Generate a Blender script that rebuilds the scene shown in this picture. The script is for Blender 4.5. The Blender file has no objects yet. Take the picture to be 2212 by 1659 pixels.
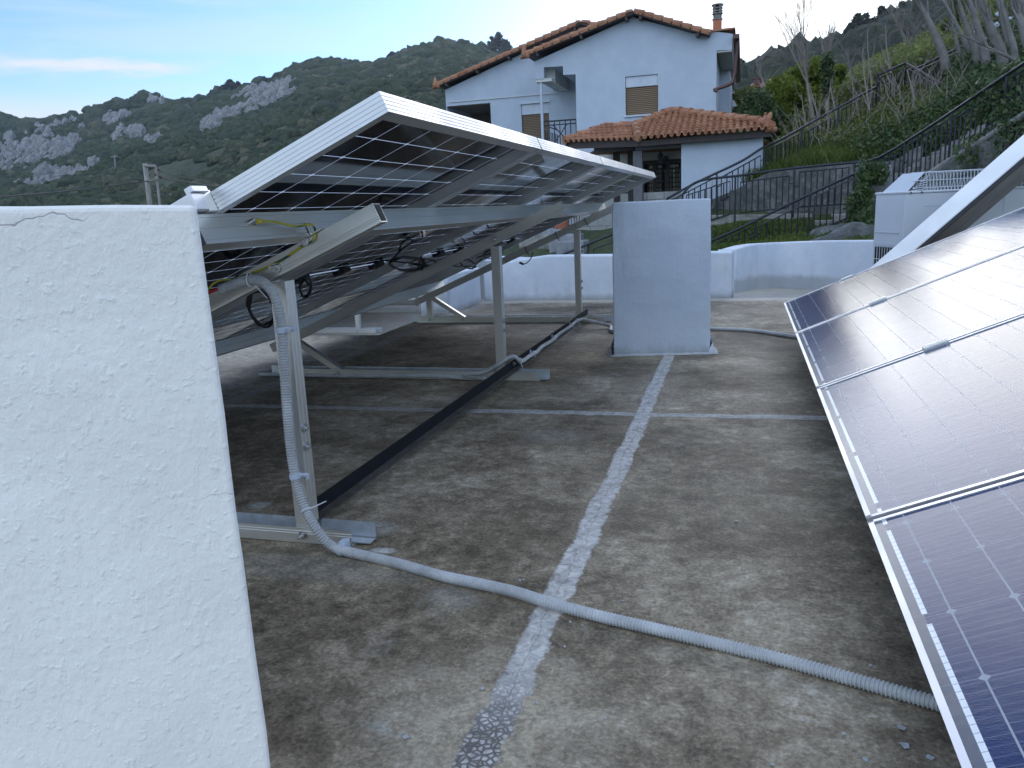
import bpy, bmesh, math, random
import numpy as np
from mathutils import Vector, Matrix
random.seed(7); np.random.seed(7)
rad=math.radians
COL=bpy.context.scene.collection
# ---------------------------------------------------------------- camera frame (metres; roof floor is z=0, solar rows run along +Y)
CX,CY,F,H=1106.,829.5,1700.,.81
def _n(v): return v/np.linalg.norm(v)
_d=np.array([1607-CX,CY-430,F]); _u=np.array([-.045,1,0.]); _u[2]=-(_u[:2]@_d[:2])/F
_d=_n(_d); _u=_n(_u); _r=np.cross(_u,_d)
def ray(x,y):
    v=np.array([x-CX,CY-y,F]); return np.array([v@_r,v@_d,v@_u])
def at(x,y,Y):                    # survey point of the photograph carried to the plane Y metres away
    w=ray(x,y); p=w*(Y/w[1]); return Vector((p[0],p[1],p[2]+H))
def gnd(x,y,z=0.):
    w=ray(x,y); t=(z-H)/w[2]; return Vector((w[0]*t,w[1]*t,z))
# ---------------------------------------------------------------- mesh builder
ORG={}
def root_org(o):
    while o is not None:
        if o.name in ORG: return ORG[o.name]
        o=o.parent
    return Vector((0,0,0))
def tag(o,label=None,cat=None,group=None,kind=None):
    if label: o['label']=label
    if cat: o['category']=cat
    if group: o['group']=group
    if kind: o['kind']=kind
    return o
def empty(name,loc,label=None,cat=None,group=None):
    o=bpy.data.objects.new(name,None); COL.objects.link(o); o.location=Vector(loc); o.empty_display_size=.1
    ORG[o.name]=Vector(loc)
    return tag(o,label,cat,group)
class MB:
    def __init__(s): s.v=[]; s.f=[]; s.uv=[]; s.has_uv=False
    def face(s,pts,uv=None):
        b=len(s.v); s.v.extend([tuple(p) for p in pts]); s.f.append(tuple(range(b,b+len(pts))))
        if uv: s.has_uv=True
        s.uv.append(uv)
    def add(s,vs,fs):
        b=len(s.v); s.v.extend([tuple(p) for p in vs])
        for f in fs: s.f.append(tuple(b+i for i in f)); s.uv.append(None)
    def box(s,a,b):
        x0,y0,z0=a; x1,y1,z1=b
        s.obox((x0,y0,z0),(1,0,0),(0,1,0),(0,0,1),(0,x1-x0),(0,y1-y0),(0,z1-z0))
    def obox(s,o,ex,ey,ez,rx,ry,rz):
        o,ex,ey,ez=map(Vector,(o,ex,ey,ez)); vs=[]
        for z in rz:
            for x,y in ((rx[0],ry[0]),(rx[1],ry[0]),(rx[1],ry[1]),(rx[0],ry[1])): vs.append(o+ex*x+ey*y+ez*z)
        s.add(vs,[(3,2,1,0),(4,5,6,7),(0,1,5,4),(1,2,6,5),(2,3,7,6),(3,0,4,7)])
    def extrude(s,poly,o,ax,ay,d):          # 2-D outline on axes ax, ay pushed along vector d
        o,ax,ay,d=map(Vector,(o,ax,ay,d)); n=len(poly)
        a=[o+ax*x+ay*y for x,y in poly]; b=[p+d for p in a]
        s.add(a+b,[tuple(range(n))[::-1],tuple(range(n,2*n))]+[(i,(i+1)%n,n+(i+1)%n,n+i) for i in range(n)])
    def tube(s,path,r,seg=10,cap=True,closed=False):
        P=[Vector(p) for p in path]; n=len(P); R=r if hasattr(r,'__len__') else [r]*n
        up=None; vs=[]
        for i,p in enumerate(P):
            t=(P[min(i+1,n-1)]-P[max(i-1,0)]) if not closed else (P[(i+1)%n]-P[i-1])
            if t.length<1e-9: t=Vector((0,0,1))
            t.normalize()
            if up is None:
                up=Vector((0,0,1)) if abs(t.z)<.9 else Vector((1,0,0))
            up=(up-t*up.dot(t));
            if up.length<1e-6: up=Vector((1,0,0))-t*t.x
            up.normalize(); sd=t.cross(up)
            for k in range(seg):
                a=2*math.pi*k/seg; vs.append(p+(up*math.cos(a)+sd*math.sin(a))*R[i])
        fs=[]
        for i in range(n if closed else n-1):
            j=(i+1)%n
            for k in range(seg): fs.append((i*seg+k,i*seg+(k+1)%seg,j*seg+(k+1)%seg,j*seg+k))
        if cap and not closed: fs+= [tuple(range(seg))[::-1],tuple(range((n-1)*seg,n*seg))]
        s.add(vs,fs)
    def cyl(s,p,axis,r,h,seg=12):
        p=Vector(p); a=Vector(axis).normalized(); s.tube([p,p+a*h],r,seg)
    def lathe(s,prof,o,seg=16,axis='z'):
        o=Vector(o); vs=[]; n=len(prof)
        for r,z in prof:
            for k in range(seg):
                a=2*math.pi*k/seg; vs.append(o+Vector((r*math.cos(a),r*math.sin(a),z)))
        fs=[(i*seg+k,i*seg+(k+1)%seg,(i+1)*seg+(k+1)%seg,(i+1)*seg+k) for i in range(n-1) for k in range(seg)]
        fs+=[tuple(range(seg))[::-1],tuple(range((n-1)*seg,n*seg))]
        s.add(vs,fs)
    def build(s,name,mat,parent=None,smooth=False,bevel=0,**kw):
        org=root_org(parent) if parent is not None else Vector(kw.pop('org',(0,0,0)))
        m=bpy.data.meshes.new(name)
        V=np.array(s.v,dtype=float)-np.array(org) if s.v else np.zeros((0,3))
        m.from_pydata(V.tolist(),[],s.f); 
        if s.has_uv:
            ul=m.uv_layers.new(name='UVMap'); i=0
            for fi,f in enumerate(s.f):
                u=s.uv[fi]
                for k in range(len(f)):
                    if u: ul.data[i].uv=u[k]
                    i+=1
        bm=bmesh.new(); bm.from_mesh(m); bmesh.ops.recalc_face_normals(bm,faces=bm.faces) if not kw.pop('keep',False) else None
        bm.to_mesh(m); bm.free()
        if smooth:
            m.polygons.foreach_set('use_smooth',[True]*len(m.polygons))
        o=bpy.data.objects.new(name,m); COL.objects.link(o)
        if parent is not None: o.parent=parent
        else: o.location=org; ORG[o.name]=Vector(org)
        for mm in (mat if isinstance(mat,(list,tuple)) else [mat]): m.materials.append(mm)
        if bevel:
            b=o.modifiers.new('bevel','BEVEL'); b.width=bevel; b.segments=2; b.limit_method='ANGLE'; b.angle_limit=rad(40)
        if 'label' in kw: tag(o,kw.get('label'),kw.get('cat'),kw.get('group'),kw.get('kind'))
        elif 'kind' in kw: o['kind']=kw['kind']
        return o
def copy_tree(o,parent=None):
    c=o.copy(); COL.objects.link(c)
    if parent is not None: c.parent=parent
    for ch in list(o.children): copy_tree(ch,c)
    return c
def smooth_path(pts,n=12):
    P=[Vector(p) for p in pts]; out=[]
    for i in range(len(P)-1):
        p0=P[max(i-1,0)]; p1=P[i]; p2=P[i+1]; p3=P[min(i+2,len(P)-1)]
        for k in range(n):
            t=k/n; out.append(.5*((2*p1)+(p2-p0)*t+(2*p0-5*p1+4*p2-p3)*t*t+(3*p1-p0-3*p2+p3)*t**3))
    out.append(P[-1]); return out
def resample(P,step):
    out=[P[0].copy()]; acc=0.
    for a,b in zip(P[:-1],P[1:]):
        L=(b-a).length
        if L<1e-9: continue
        t=step-acc
        while t<=L: out.append(a.lerp(b,t/L)); t+=step
        acc=L-(t-step)
    return out
# ---------------------------------------------------------------- materials
class NT:
    def __init__(s,name):
        s.m=bpy.data.materials.new(name); s.m.use_nodes=True; s.t=s.m.node_tree; s.t.nodes.clear()
        s.out=s.n('ShaderNodeOutputMaterial'); s.p=s.n('ShaderNodeBsdfPrincipled'); s.l(s.p.outputs[0],s.out.inputs[0])
        s.tc=s.n('ShaderNodeTexCoord'); s.geo=None
    def n(s,t,**k):
        x=s.t.nodes.new(t)
        for a,b in k.items(): setattr(x,a,b)
        return x
    def l(s,a,b): s.t.links.new(a,b)
    def set(s,sock,v):
        if hasattr(v,'is_linked') or isinstance(v,bpy.types.NodeSocket): s.l(v,sock)
        else:
            if isinstance(v,(tuple,list)) and len(v)==3 and len(sock.default_value)==4: v=(*v,1)
            sock.default_value=v
    def P(s,name,v): s.set(s.p.inputs[name],v); return s
    def pos(s):
        if not s.geo: s.geo=s.n('ShaderNodeNewGeometry')
        return s.geo.outputs['Position']
    def math(s,op,a,b=None,c=None,clamp=False):
        x=s.n('ShaderNodeMath',operation=op); x.use_clamp=clamp
        s.set(x.inputs[0],a)
        if b is not None: s.set(x.inputs[1],b)
        if c is not None: s.set(x.inputs[2],c)
        return x.outputs[0]
    def noise(s,scale,detail=4,rough=.55,vec=None,dist=0,sc=None):
        x=s.n('ShaderNodeTexNoise'); x.inputs['Scale'].default_value=scale; x.inputs['Detail'].default_value=detail
        x.inputs['Roughness'].default_value=rough; x.inputs['Distortion'].default_value=dist
        v=vec if vec is not None else s.pos()
        if sc:
            mp=s.n('ShaderNodeMapping'); mp.inputs['Scale'].default_value=sc; s.l(v,mp.inputs[0]); v=mp.outputs[0]
        s.l(v,x.inputs['Vector']); return x.outputs['Fac']
    def voro(s,scale,feat='F1',vec=None,out='Distance',rnd=1):
        x=s.n('ShaderNodeTexVoronoi',feature=feat); x.inputs['Scale'].default_value=scale; x.inputs['Randomness'].default_value=rnd
        s.l(vec if vec is not None else s.pos(),x.inputs['Vector']); return x.outputs[out]
    def ramp(s,f,stops,interp='LINEAR'):
        x=s.n('ShaderNodeValToRGB'); x.color_ramp.interpolation=interp; e=x.color_ramp.elements
        while len(e)<len(stops): e.new(.5)
        for k,(p,c) in enumerate(stops):
            e[k].position=p; e[k].color=(*c,1) if isinstance(c,(tuple,list)) else (c,c,c,1)
        s.l(f,x.inputs[0]); return x.outputs[0]
    def mix(s,f,a,b,blend='MIX'):
        x=s.n('ShaderNodeMix',data_type='RGBA',blend_type=blend); s.set(x.inputs[0],f); s.set(x.inputs[6],a); s.set(x.inputs[7],b); return x.outputs[2]
    def remap(s,f,a,b,c=0.,d=1.,smooth=True):
        x=s.n('ShaderNodeMapRange'); x.interpolation_type='SMOOTHSTEP' if smooth else 'LINEAR'
        s.l(f,x.inputs[0]); x.inputs[1].default_value=a; x.inputs[2].default_value=b; x.inputs[3].default_value=c; x.inputs[4].default_value=d; return x.outputs[0]
    def bump(s,h,strength=.3,dist=.01,prev=None):
        x=s.n('ShaderNodeBump'); x.inputs['Strength'].default_value=strength; x.inputs['Distance'].default_value=dist
        s.l(h,x.inputs['Height'])
        if prev is not None: s.l(prev,x.inputs['Normal'])
        s.l(x.outputs[0],s.p.inputs['Normal']); return x.outputs[0]
    def xyz(s,v=None):
        x=s.n('ShaderNodeSeparateXYZ'); s.l(v if v is not None else s.pos(),x.inputs[0]); return x.outputs
def simple(name,col,rough=.6,metal=0.,var=.12,scale=8,bump=0,bs=60,bd=.003,spec=None):
    t=NT(name); f=t.noise(scale,5,.6)
    c1=tuple(max(0,c*(1-var)) for c in col); c2=tuple(min(1,c*(1+var)) for c in col)
    t.P('Base Color',t.ramp(f,[(.3,c1),(.7,c2)])); t.P('Roughness',rough); t.P('Metallic',metal)
    if bump: t.bump(t.noise(bs,4,.6),bump,bd)
    if spec is not None: t.P('Specular IOR Level',spec)
    return t.m
M={}
def alu(name,col=(.80,.79,.74),rough=.40):
    t=NT(name); f=t.noise(3,4,.6); g=t.noise(40,5,.7,sc=(1,.06,1))
    t.P('Base Color',t.mix(t.math('MULTIPLY',g,.5),tuple(c*.9 for c in col),col)); t.P('Metallic',.92)
    t.P('Roughness',t.remap(f,.3,.7,rough-.06,rough+.1)); t.bump(g,.05,.001); return t.m
M['alu']=alu('anodised_aluminium'); M['alu_frame']=alu('panel_frame_aluminium',(.74,.74,.74),.42)
M['steel']=simple('zinc_steel',(.6,.6,.6),.3,1.,.1,60)
M['galv']=simple('galvanised_plate',(.62,.66,.70),.45,.8,.15,30)
M['black_bar']=simple('black_painted_bar',(.010,.011,.016),.55,0,.3,12,.05,spec=.2)
M['black']=simple('black_rubber',(.012,.012,.013),.5)
M['iron']=simple('dark_iron_paint',(.028,.030,.040),.42,.3,.3,20,.1,80)
M['rust']=simple('worn_iron_rail',(.16,.12,.12),.6,.2,.4,14,.1,80)
M['conduit']=simple('grey_pvc_conduit',(.46,.47,.47),.5,0,.22,14)
M['clip']=simple('grey_plastic_clip',(.50,.56,.66),.4)
M['tie']=simple('white_nylon_tie',(.72,.74,.76),.4)
M['red']=simple('red_insulation',(.5,.02,.02),.4)
M['yellow']=simple('yellow_crimp',(.75,.6,.03),.4)
def earthwire():
    t=NT('yellow_green_sheath'); w=t.n('ShaderNodeTexWave',wave_type='BANDS'); w.bands_direction='Z'; w.inputs['Scale'].default_value=9; w.inputs['Distortion'].default_value=3
    t.l(t.pos(),w.inputs[0]); t.P('Base Color',t.ramp(w.outputs['Fac'],[(.6,(.52,.47,.03)),(.72,(.03,.12,.02))])); t.P('Roughness',.4); return t.m
M['earth']=earthwire()
def stucco():
    t=NT('roughcast_white_paint'); 
    a=t.noise(34,5,.62,sc=(1,1,.8)); b=t.voro(70,'SMOOTH_F1'); c=t.noise(6,4,.6); e=t.noise(240,3,.6)
    lump=t.remap(a,.42,.72,0,1); f1=t.noise(95,3,.6,sc=(1,1,.7)); f2=t.remap(t.noise(105,2,.5),.55,.80,0,1)
    h=t.math('ADD',t.math('MULTIPLY',lump,.15),t.math('MULTIPLY',f1,1.7)); h=t.math('ADD',h,t.math('MULTIPLY',f2,.75)); h=t.math('ADD',h,t.math('MULTIPLY',e,.12))
    P=t.xyz()
    # hairline cracks near the crest of the block
    w=t.noise(14,3,.7); d=t.math('ABSOLUTE',t.math('SUBTRACT',t.math('ADD',P[2],t.math('MULTIPLY',t.math('SUBTRACT',w,.5),.05)),.823))
    win=t.math('MULTIPLY',t.remap(P[0],-.70,-.67,0,1),t.remap(P[0],-.625,-.61,1,0)); crack=t.math('MULTIPLY',t.remap(d,.0,.0012,1,0),win)
    d2=t.math('ABSOLUTE',t.math('SUBTRACT',t.math('ADD',P[2],t.math('MULTIPLY',t.math('SUBTRACT',w,.5),.05)),.518))
    crack2=t.math('MULTIPLY',t.remap(d2,0,.0008,1,0),t.remap(P[0],-.58,-.56,0,1))
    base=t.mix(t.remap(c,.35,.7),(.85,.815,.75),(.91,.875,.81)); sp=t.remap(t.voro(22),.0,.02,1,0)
    dirt=t.noise(5,6,.7,sc=(1,1,.3)); base=t.mix(t.remap(dirt,.52,.75,0,.35),base,(.58,.58,.55)); base=t.mix(t.math('MULTIPLY',sp,.6),base,(.35,.36,.36))
    t.P('Base Color',t.mix(t.math('MULTIPLY',t.math('MAXIMUM',crack,crack2),.75),base,(.38,.34,.36)))
    t.P('Roughness',.75); h=t.math('SUBTRACT',h,t.math('MULTIPLY',crack,1.)); t.bump(h,.42,.0026); return t.m
M['stucco']=stucco()
def paint(name,c1,c2,stain=.35,chips=True):
    t=NT(name); a=t.noise(2.2,6,.65); b=t.noise(90,4,.6); s=t.noise(7,5,.7,sc=(1,1,.25)); P=t.xyz()
    base=t.mix(t.remap(a,.35,.7),c1,c2)
    drip=t.math('MULTIPLY',t.remap(s,.56,.75,0,1),stain); base=t.mix(drip,base,tuple(x*.72 for x in c1))
    if chips:
        f=t.voro(16); g=t.remap(t.noise(3.3,2),.56,.66,0,1); base=t.mix(t.math('MULTIPLY',t.math('MULTIPLY',t.remap(f,.06,.14,1,0),g),.5),base,(.33,.33,.36))
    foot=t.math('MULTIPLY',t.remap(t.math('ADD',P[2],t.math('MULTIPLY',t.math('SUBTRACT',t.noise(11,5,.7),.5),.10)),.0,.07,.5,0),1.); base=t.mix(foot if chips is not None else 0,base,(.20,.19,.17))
    t.P('Base Color',base); t.P('Roughness',.7)
    t.bump(t.math('ADD',t.math('MULTIPLY',b,.45),t.math('ADD',t.noise(12,4,.6),t.math('MULTIPLY',t.noise(22,3,.5,sc=(1,1,.15)),.5))),.6,.006); return t.m
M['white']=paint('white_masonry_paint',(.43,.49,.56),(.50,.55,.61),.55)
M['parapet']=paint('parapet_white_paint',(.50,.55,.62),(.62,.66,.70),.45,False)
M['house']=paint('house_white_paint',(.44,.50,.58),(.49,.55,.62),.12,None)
def floor_mat():
    t=NT('weathered_roof_screed'); P=t.xyz(); X,Y=P[0],P[1]
    n1=t.noise(1.15,6,.62); n2=t.noise(5.5,8,.72,dist=.6); n3=t.noise(26,8,.75,dist=.4); n4=t.noise(120,6,.7); nw=t.noise(4.0,4,.6); nw2=t.noise(13,4,.65)
    m=t.math('ADD',t.math('ADD',t.math('MULTIPLY',n1,.85),t.math('MULTIPLY',n2,.55)),t.math('ADD',t.math('MULTIPLY',n3,.72),t.math('MULTIPLY',n4,.55)))
    m=t.math('DIVIDE',m,2.67)
    col=t.ramp(m,[(.40,(.036,.030,.022)),(.450,(.108,.084,.055)),(.495,(.205,.166,.114)),(.54,(.35,.292,.208)),(.595,(.58,.52,.42))])
    # pale lime blooms scattered over the screed
    bl=t.math('MULTIPLY',t.remap(t.noise(2.6,5,.7,dist=.5),.60,.74),t.remap(n3,.38,.62))
    col=t.mix(t.math('MULTIPLY',bl,.55),col,(.36,.355,.35))
    def blob(x,y,rx,ry,k,c,edge=.35,w=.5):
        nonlocal col
        dx=t.math('DIVIDE',t.math('SUBTRACT',X,x),rx); dy=t.math('DIVIDE',t.math('SUBTRACT',Y,y),ry)
        d=t.math('SQRT',t.math('ADD',t.math('MULTIPLY',dx,dx),t.math('MULTIPLY',dy,dy)))
        d=t.math('ADD',d,t.math('MULTIPLY',t.math('SUBTRACT',nw2,.5),w*3.4)); d=t.math('ADD',d,t.math('MULTIPLY',t.math('SUBTRACT',n3,.5),w*3.2))
        f=t.math('MULTIPLY',t.remap(d,1-edge,1+edge,1,0),k); c=(c[0]*1.08,c[1]*1.0,c[2]*.84); col=t.mix(f,col,t.mix(t.remap(t.math('ADD',t.math('MULTIPLY',n3,.6),t.math('MULTIPLY',n4,.4)),.40,.60),tuple(x*.55 for x in c),tuple(x*1.2 for x in c)))
    for px,py,rx,ry,k,c in [(960,1105,.09,.07,.6,(.30,.27,.23)),(975,1290,.06,.05,.55,(.33,.33,.33)),(650,1225,.28,.06,.45,(.28,.28,.28)),(800,1140,.07,.05,.6,(.34,.36,.39)),(1190,942,.12,.08,.45,(.28,.28,.28)),(1650,798,.09,.1,.5,(.33,.30,.26)),(700,1075,.05,.06,.7,(.24,.20,.16)),(1400,830,.12,.2,.55,(.34,.30,.26)),(560,1092,.03,.03,.8,(.4,.45,.5)),
                           (885,1580,.07,.02,.5,(.34,.40,.46)),(1500,860,.1,.1,.2,(.2,.2,.2)),(830,1190,.03,.015,.8,(.55,.6,.66)),(560,760,.35,.5,.6,(.42,.39,.35)),(1040,690,.5,.25,.55,(.34,.30,.25)),(1650,670,.3,.15,.4,(.34,.30,.25)),(1560,1090,.35,.25,.25,(.2,.18,.15))]:
        g=gnd(px,py); blob(g.x,g.y,rx,ry,k,c)
    # pale halo round the joint where the mortar was smeared
    for yy,w,k,c in ((1.03,.165,.9,(.45,.40,.33)),(1.0,.20,.3,(.36,.36,.34)),(3.4,.16,.5,(.34,.31,.28)),(2.0,.085,.5,(.36,.33,.29))): blob(-.365 if yy>1.1 else -.375,yy,w*(.85 if yy<1.1 else .6),w*(1.1 if yy<1.1 else 3),k,c,.28,.8)
    # sealed joints
    def joint(dist,w,k,c1,c2,along,rough_edge=.5):
        nonlocal col
        d=t.math('ADD',dist,t.math('MULTIPLY',t.math('SUBTRACT',nw,.5),w*rough_edge*2)); d=t.math('ADD',d,t.math('MULTIPLY',t.math('SUBTRACT',nw2,.5),w*rough_edge*1.6))
        a=t.math('ABSOLUTE',d); a=t.math('ADD',a,t.math('MULTIPLY',t.math('SUBTRACT',n3,.5),w*1.3)); f=t.remap(a,w*.75,w*1.05,1,0)
        tex=t.noise(30,6,.75,dist=1.2); cc=t.ramp(tex,[(.30,tuple(x*.45 for x in c1)),(.45,c1),(.62,c2)])
        # lifted, alligatored skin where the sealant is old (nearest metre)
        ali=t.remap(t.math('ADD',t.voro(92,'DISTANCE_TO_EDGE'),t.math('MULTIPLY',t.math('SUBTRACT',n4,.5),.35)),.03,.30,0,1); near=t.remap(Y,1.0,1.28,1,0)
        cc=t.mix(t.math('MULTIPLY',near,t.math('SUBTRACT',1.,ali)),cc,(.13,.12,.11))
        ln=t.math('ABSOLUTE',t.math('ADD',d,t.math('MULTIPLY',t.math('SUBTRACT',t.noise(9,3,.6),.5),.03))); cc=t.mix(t.math('MULTIPLY',t.remap(ln,.0,.0022,1,0),.5),cc,(.16,.15,.14))
        f=t.math('MULTIPLY',f,k); edge=t.math('MULTIPLY',t.remap(t.math('ABSOLUTE',t.math('SUBTRACT',a,w*1.08)),0,w*.10,1,0),.18)
        col=t.mix(edge,col,(.05,.048,.045)); col=t.mix(f,col,cc); return t.math('MULTIPLY',f,t.math('ADD',.6,t.math('MULTIPLY',ali,t.math('MULTIPLY',near,.6))))
    bend=t.math('MULTIPLY',t.math('SINE',t.math('MULTIPLY',Y,1.9)),.006)
    j1=joint(t.math('ADD',t.math('SUBTRACT',X,-.368),bend),.033,.95,(.44,.425,.40),(.68,.66,.62),Y)
    cut=t.math('MULTIPLY',t.remap(Y,4.2,4.3,1,0),1)
    j2=joint(t.math('SUBTRACT',Y,t.math('ADD',3.03,t.math('MULTIPLY',X,.03))),.030,.85,(.36,.355,.34),(.56,.55,.52),X,.8)
    g0=gnd(715,783); g1=gnd(900,712); k=(g1.x-g0.x)/(g1.y-g0.y)
    lx=t.math('SUBTRACT',X,t.math('ADD',g0.x,t.math('MULTIPLY',t.math('SUBTRACT',Y,g0.y),k)))
    j3=joint(lx,.05,.5,(.25,.25,.25),(.38,.37,.36),Y,1.1)
    # lime scum along the far parapet foot
    rim=t.remap(t.math('ADD',Y,t.math('MULTIPLY',t.math('SUBTRACT',nw2,.5),.25)),6.62,6.74,0,1); col=t.mix(t.math('MULTIPLY',rim,.6),col,(.5,.47,.42))
    # grit
    sp=t.remap(t.voro(150),.0,.11,1,0); gg=t.remap(t.noise(38,2),.52,.6); col=t.mix(t.math('MULTIPLY',t.math('MULTIPLY',sp,gg),.75),col,(.45,.43,.4))
    t.P('Base Color',col); t.P('Roughness',t.remap(n3,.3,.7,.62,.9)); t.P('Specular IOR Level',.35)
    h=t.math('ADD',t.math('MULTIPLY',n3,.8),t.math('MULTIPLY',n4,.45)); h=t.math('ADD',h,t.math('MULTIPLY',t.math('ADD',j1,j2),.9)); t.bump(h,.6,.0045); return t.m
M['floor']=floor_mat()
def glass_cells(name,back=None):
    t=NT(name); uv=t.tc.outputs['UV']; s=t.n('ShaderNodeSeparateXYZ'); t.l(uv,s.inputs[0]); U,V=s.outputs[0],s.outputs[1]   # metres from the high near corner
    rp=.0833; cp=.1667
    u=t.math('DIVIDE',t.math('SUBTRACT',U,.0655),cp); v=t.math('DIVIDE',t.math('SUBTRACT',V,.055-rp),rp)
    def gridd(x): return t.math('ABSOLUTE',t.math('SUBTRACT',t.math('FRACT',t.math('ADD',x,.5)),.5))
    du=t.math('MULTIPLY',gridd(u),cp); dv=t.math('MULTIPLY',gridd(v),rp)
    isb=t.n('ShaderNodeNewGeometry').outputs['Backfacing']; wl=.0010
    lu=t.remap(du,wl,wl*1.5,1,0); lv=t.remap(dv,wl,wl*1.5,1,0); dia=t.remap(t.math('ADD',du,dv),.0075,.0085,1,0)
    line=t.math('MAXIMUM',dia,t.math('MAXIMUM',t.math('MULTIPLY',lu,t.math('ADD',.18,t.math('MULTIPLY',isb,.70))),lv))
    mid=t.remap(t.math('ABSOLUTE',t.math('SUBTRACT',V,1.1)),.008,.009,1,0); line=t.math('MAXIMUM',line,mid)
    rim=t.math('MAXIMUM',t.remap(V,.026,.027,1,0),t.remap(V,2.173,2.174,0,1))
    # thin collector wires running down the slope
    bb=t.math('MULTIPLY',t.math('ABSOLUTE',t.math('SUBTRACT',t.math('FRACT',t.math('MULTIPLY',u,10)),.5)),cp/10)
    wires=t.remap(bb,.0006,.0009,1,0)
    base=t.mix(isb,t.mix(t.noise(.9,2,vec=uv),(.008,.024,.092),(.013,.036,.125)),(.006,.008,.020))
    base=t.mix(t.math('MULTIPLY',wires,t.math('SUBTRACT',.42,t.math('MULTIPLY',isb,.34))),base,(.16,.2,.28))
    silver=(.55,.59,.65)
    col=t.mix(line,base,silver); col=t.mix(t.math('MULTIPLY',rim,.9),col,(.16,.16,.17))
    if True:
        strip=t.remap(t.math('ABSOLUTE',t.math('SUBTRACT',V,2.172)),.0035,.004,1,0); seg=t.remap(t.math('ABSOLUTE',t.math('SUBTRACT',t.math('FRACT',t.math('MULTIPLY',t.math('SUBTRACT',U,.05),2.95)),.5)),.455,.46,1,0)
        dash=t.remap(t.math('ABSOLUTE',t.math('SUBTRACT',t.math('FRACT',t.math('MULTIPLY',U,62)),.5)),.42,.46,1,.55); strip=t.math('MULTIPLY',t.math('MULTIPLY',strip,seg),dash)
        col=t.mix(strip,col,(.86,.87,.86))
    t.P('Roughness',.6); t.P('Specular IOR Level',0.)
    g=t.noise(420,3,.6,vec=uv,sc=(1,1,1)); g2=t.noise(45,3,.6,vec=uv,sc=(1,.35,1)); g3=t.noise(5,2,.5,vec=uv)
    t.P('Coat Weight',1.); t.P('Coat Roughness',t.math('SUBTRACT',.07,t.math('MULTIPLY',isb,.045))); t.P('Coat IOR',1.33)
    b=t.n('ShaderNodeBump'); t.l(t.math('SUBTRACT',.25,t.math('MULTIPLY',isb,.22)),b.inputs['Strength']); b.inputs['Distance'].default_value=.0008
    t.l(t.math('ADD',t.math('MULTIPLY',g2,1.6),t.math('ADD',g,t.math('MULTIPLY',g3,3.)) ),b.inputs['Height']); t.l(b.outputs[0],t.p.inputs['Coat Normal'])
    dust=t.remap(t.noise(7,6,.7,vec=uv),.45,.8,0,.08); col2=t.mix(t.math('MULTIPLY',dust,t.math('SUBTRACT',1.,t.math('MULTIPLY',isb,.8))),col,(.3,.29,.27)); t.P('Base Color',col2)
    tr=t.n('ShaderNodeBsdfTranslucent'); tr.inputs[0].default_value=(.9,.93,.97,1); mx=t.n('ShaderNodeMixShader'); t.l(t.math('MULTIPLY',line,.42),mx.inputs[0]); t.l(t.p.outputs[0],mx.inputs[1]); t.l(tr.outputs[0],mx.inputs[2]); t.l(mx.outputs[0],t.out.inputs[0])
    return t.m
M['pv']=glass_cells('solar_cells_in_glass')
def tile_mat():
    t=NT('terracotta_tiles'); n=t.noise(1.7,5,.6); v=t.voro(2.6,out='Color'); b=t.noise(30,5,.7)
    c=t.ramp(n,[(.3,(.24,.095,.045)),(.5,(.35,.155,.075)),(.7,(.43,.22,.11))]); c=t.mix(.25,c,t.mix(t.remap(t.noise(4,2),.4,.6),(.20,.08,.05),(.50,.27,.18)))
    c=t.mix(t.math('MULTIPLY',t.remap(b,.55,.8),.5),c,(.10,.08,.06)); t.P('Base Color',c); t.P('Roughness',.8); t.bump(b,.4,.01); return t.m
M['tile']=tile_mat()
def shutter_mat():
    t=NT('brown_roller_shutter'); P=t.xyz(); f=t.math('FRACT',t.math('MULTIPLY',P[2],18.)); 
    t.P('Base Color',t.ramp(f,[(.0,(.04,.024,.014)),(.2,(.17,.11,.06)),(.8,(.21,.135,.075)),(1.,(.04,.024,.014))])); t.P('Roughness',.5)
    t.bump(t.math('SINE',t.math('MULTIPLY',f,3.14159)),.6,.02); return t.m
M['shutter']=shutter_mat()
M['soffit']=simple('cream_plaster',(.56,.56,.52),.8,0,.06,3)  # plain greyish cream plaster for soffits, beams and the porch back wall
M['wood']=simple('dark_stained_wood',(.045,.032,.028),.55,0,.3,8,.2,40)
M['woodgrey']=simple('weathered_grey_timber',(.12,.12,.13),.7,0,.2,8,.2,40)
M['darkglass']=simple('dark_window_glass',(.012,.012,.012),.08)
M['curtain']=simple('pale_curtain',(.42,.40,.33),.8)
M['copper']=simple('brown_painted_pipe',(.11,.05,.04),.5,.1)
M['brick']=simple('orange_chimney_brick',(.42,.15,.08),.8,0,.2,10,.3,40)
M['capstone']=simple('chimney_cap_concrete',(.20,.19,.18),.85,0,.3,14,.4,40)
def concrete(name,c0,c1,c2,moss=.25,sc=1.):
    t=NT(name); a=t.noise(1.1*sc,8,.7,dist=.4); b=t.noise(7*sc,8,.75); d=t.noise(40*sc,5,.7)
    m=t.math('ADD',t.math('MULTIPLY',a,.55),t.math('MULTIPLY',b,.45)); c=t.ramp(m,[(.36,c0),(.5,c1),(.64,c2)])
    c=t.mix(t.math('MULTIPLY',t.remap(t.noise(2.3*sc,5,.7),.52,.66),moss),c,(.035,.05,.02)); P=t.xyz()
    s=t.noise(3*sc,6,.7,sc=(1,1,.18)); c=t.mix(t.math('MULTIPLY',t.remap(s,.54,.72),.55),c,tuple(x*.45 for x in c0))
    t.P('Base Color',c); t.P('Roughness',.9); t.bump(t.math('ADD',t.math('MULTIPLY',b,1.),t.math('MULTIPLY',d,.4)),.7,.05/sc); return t.m
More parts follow.
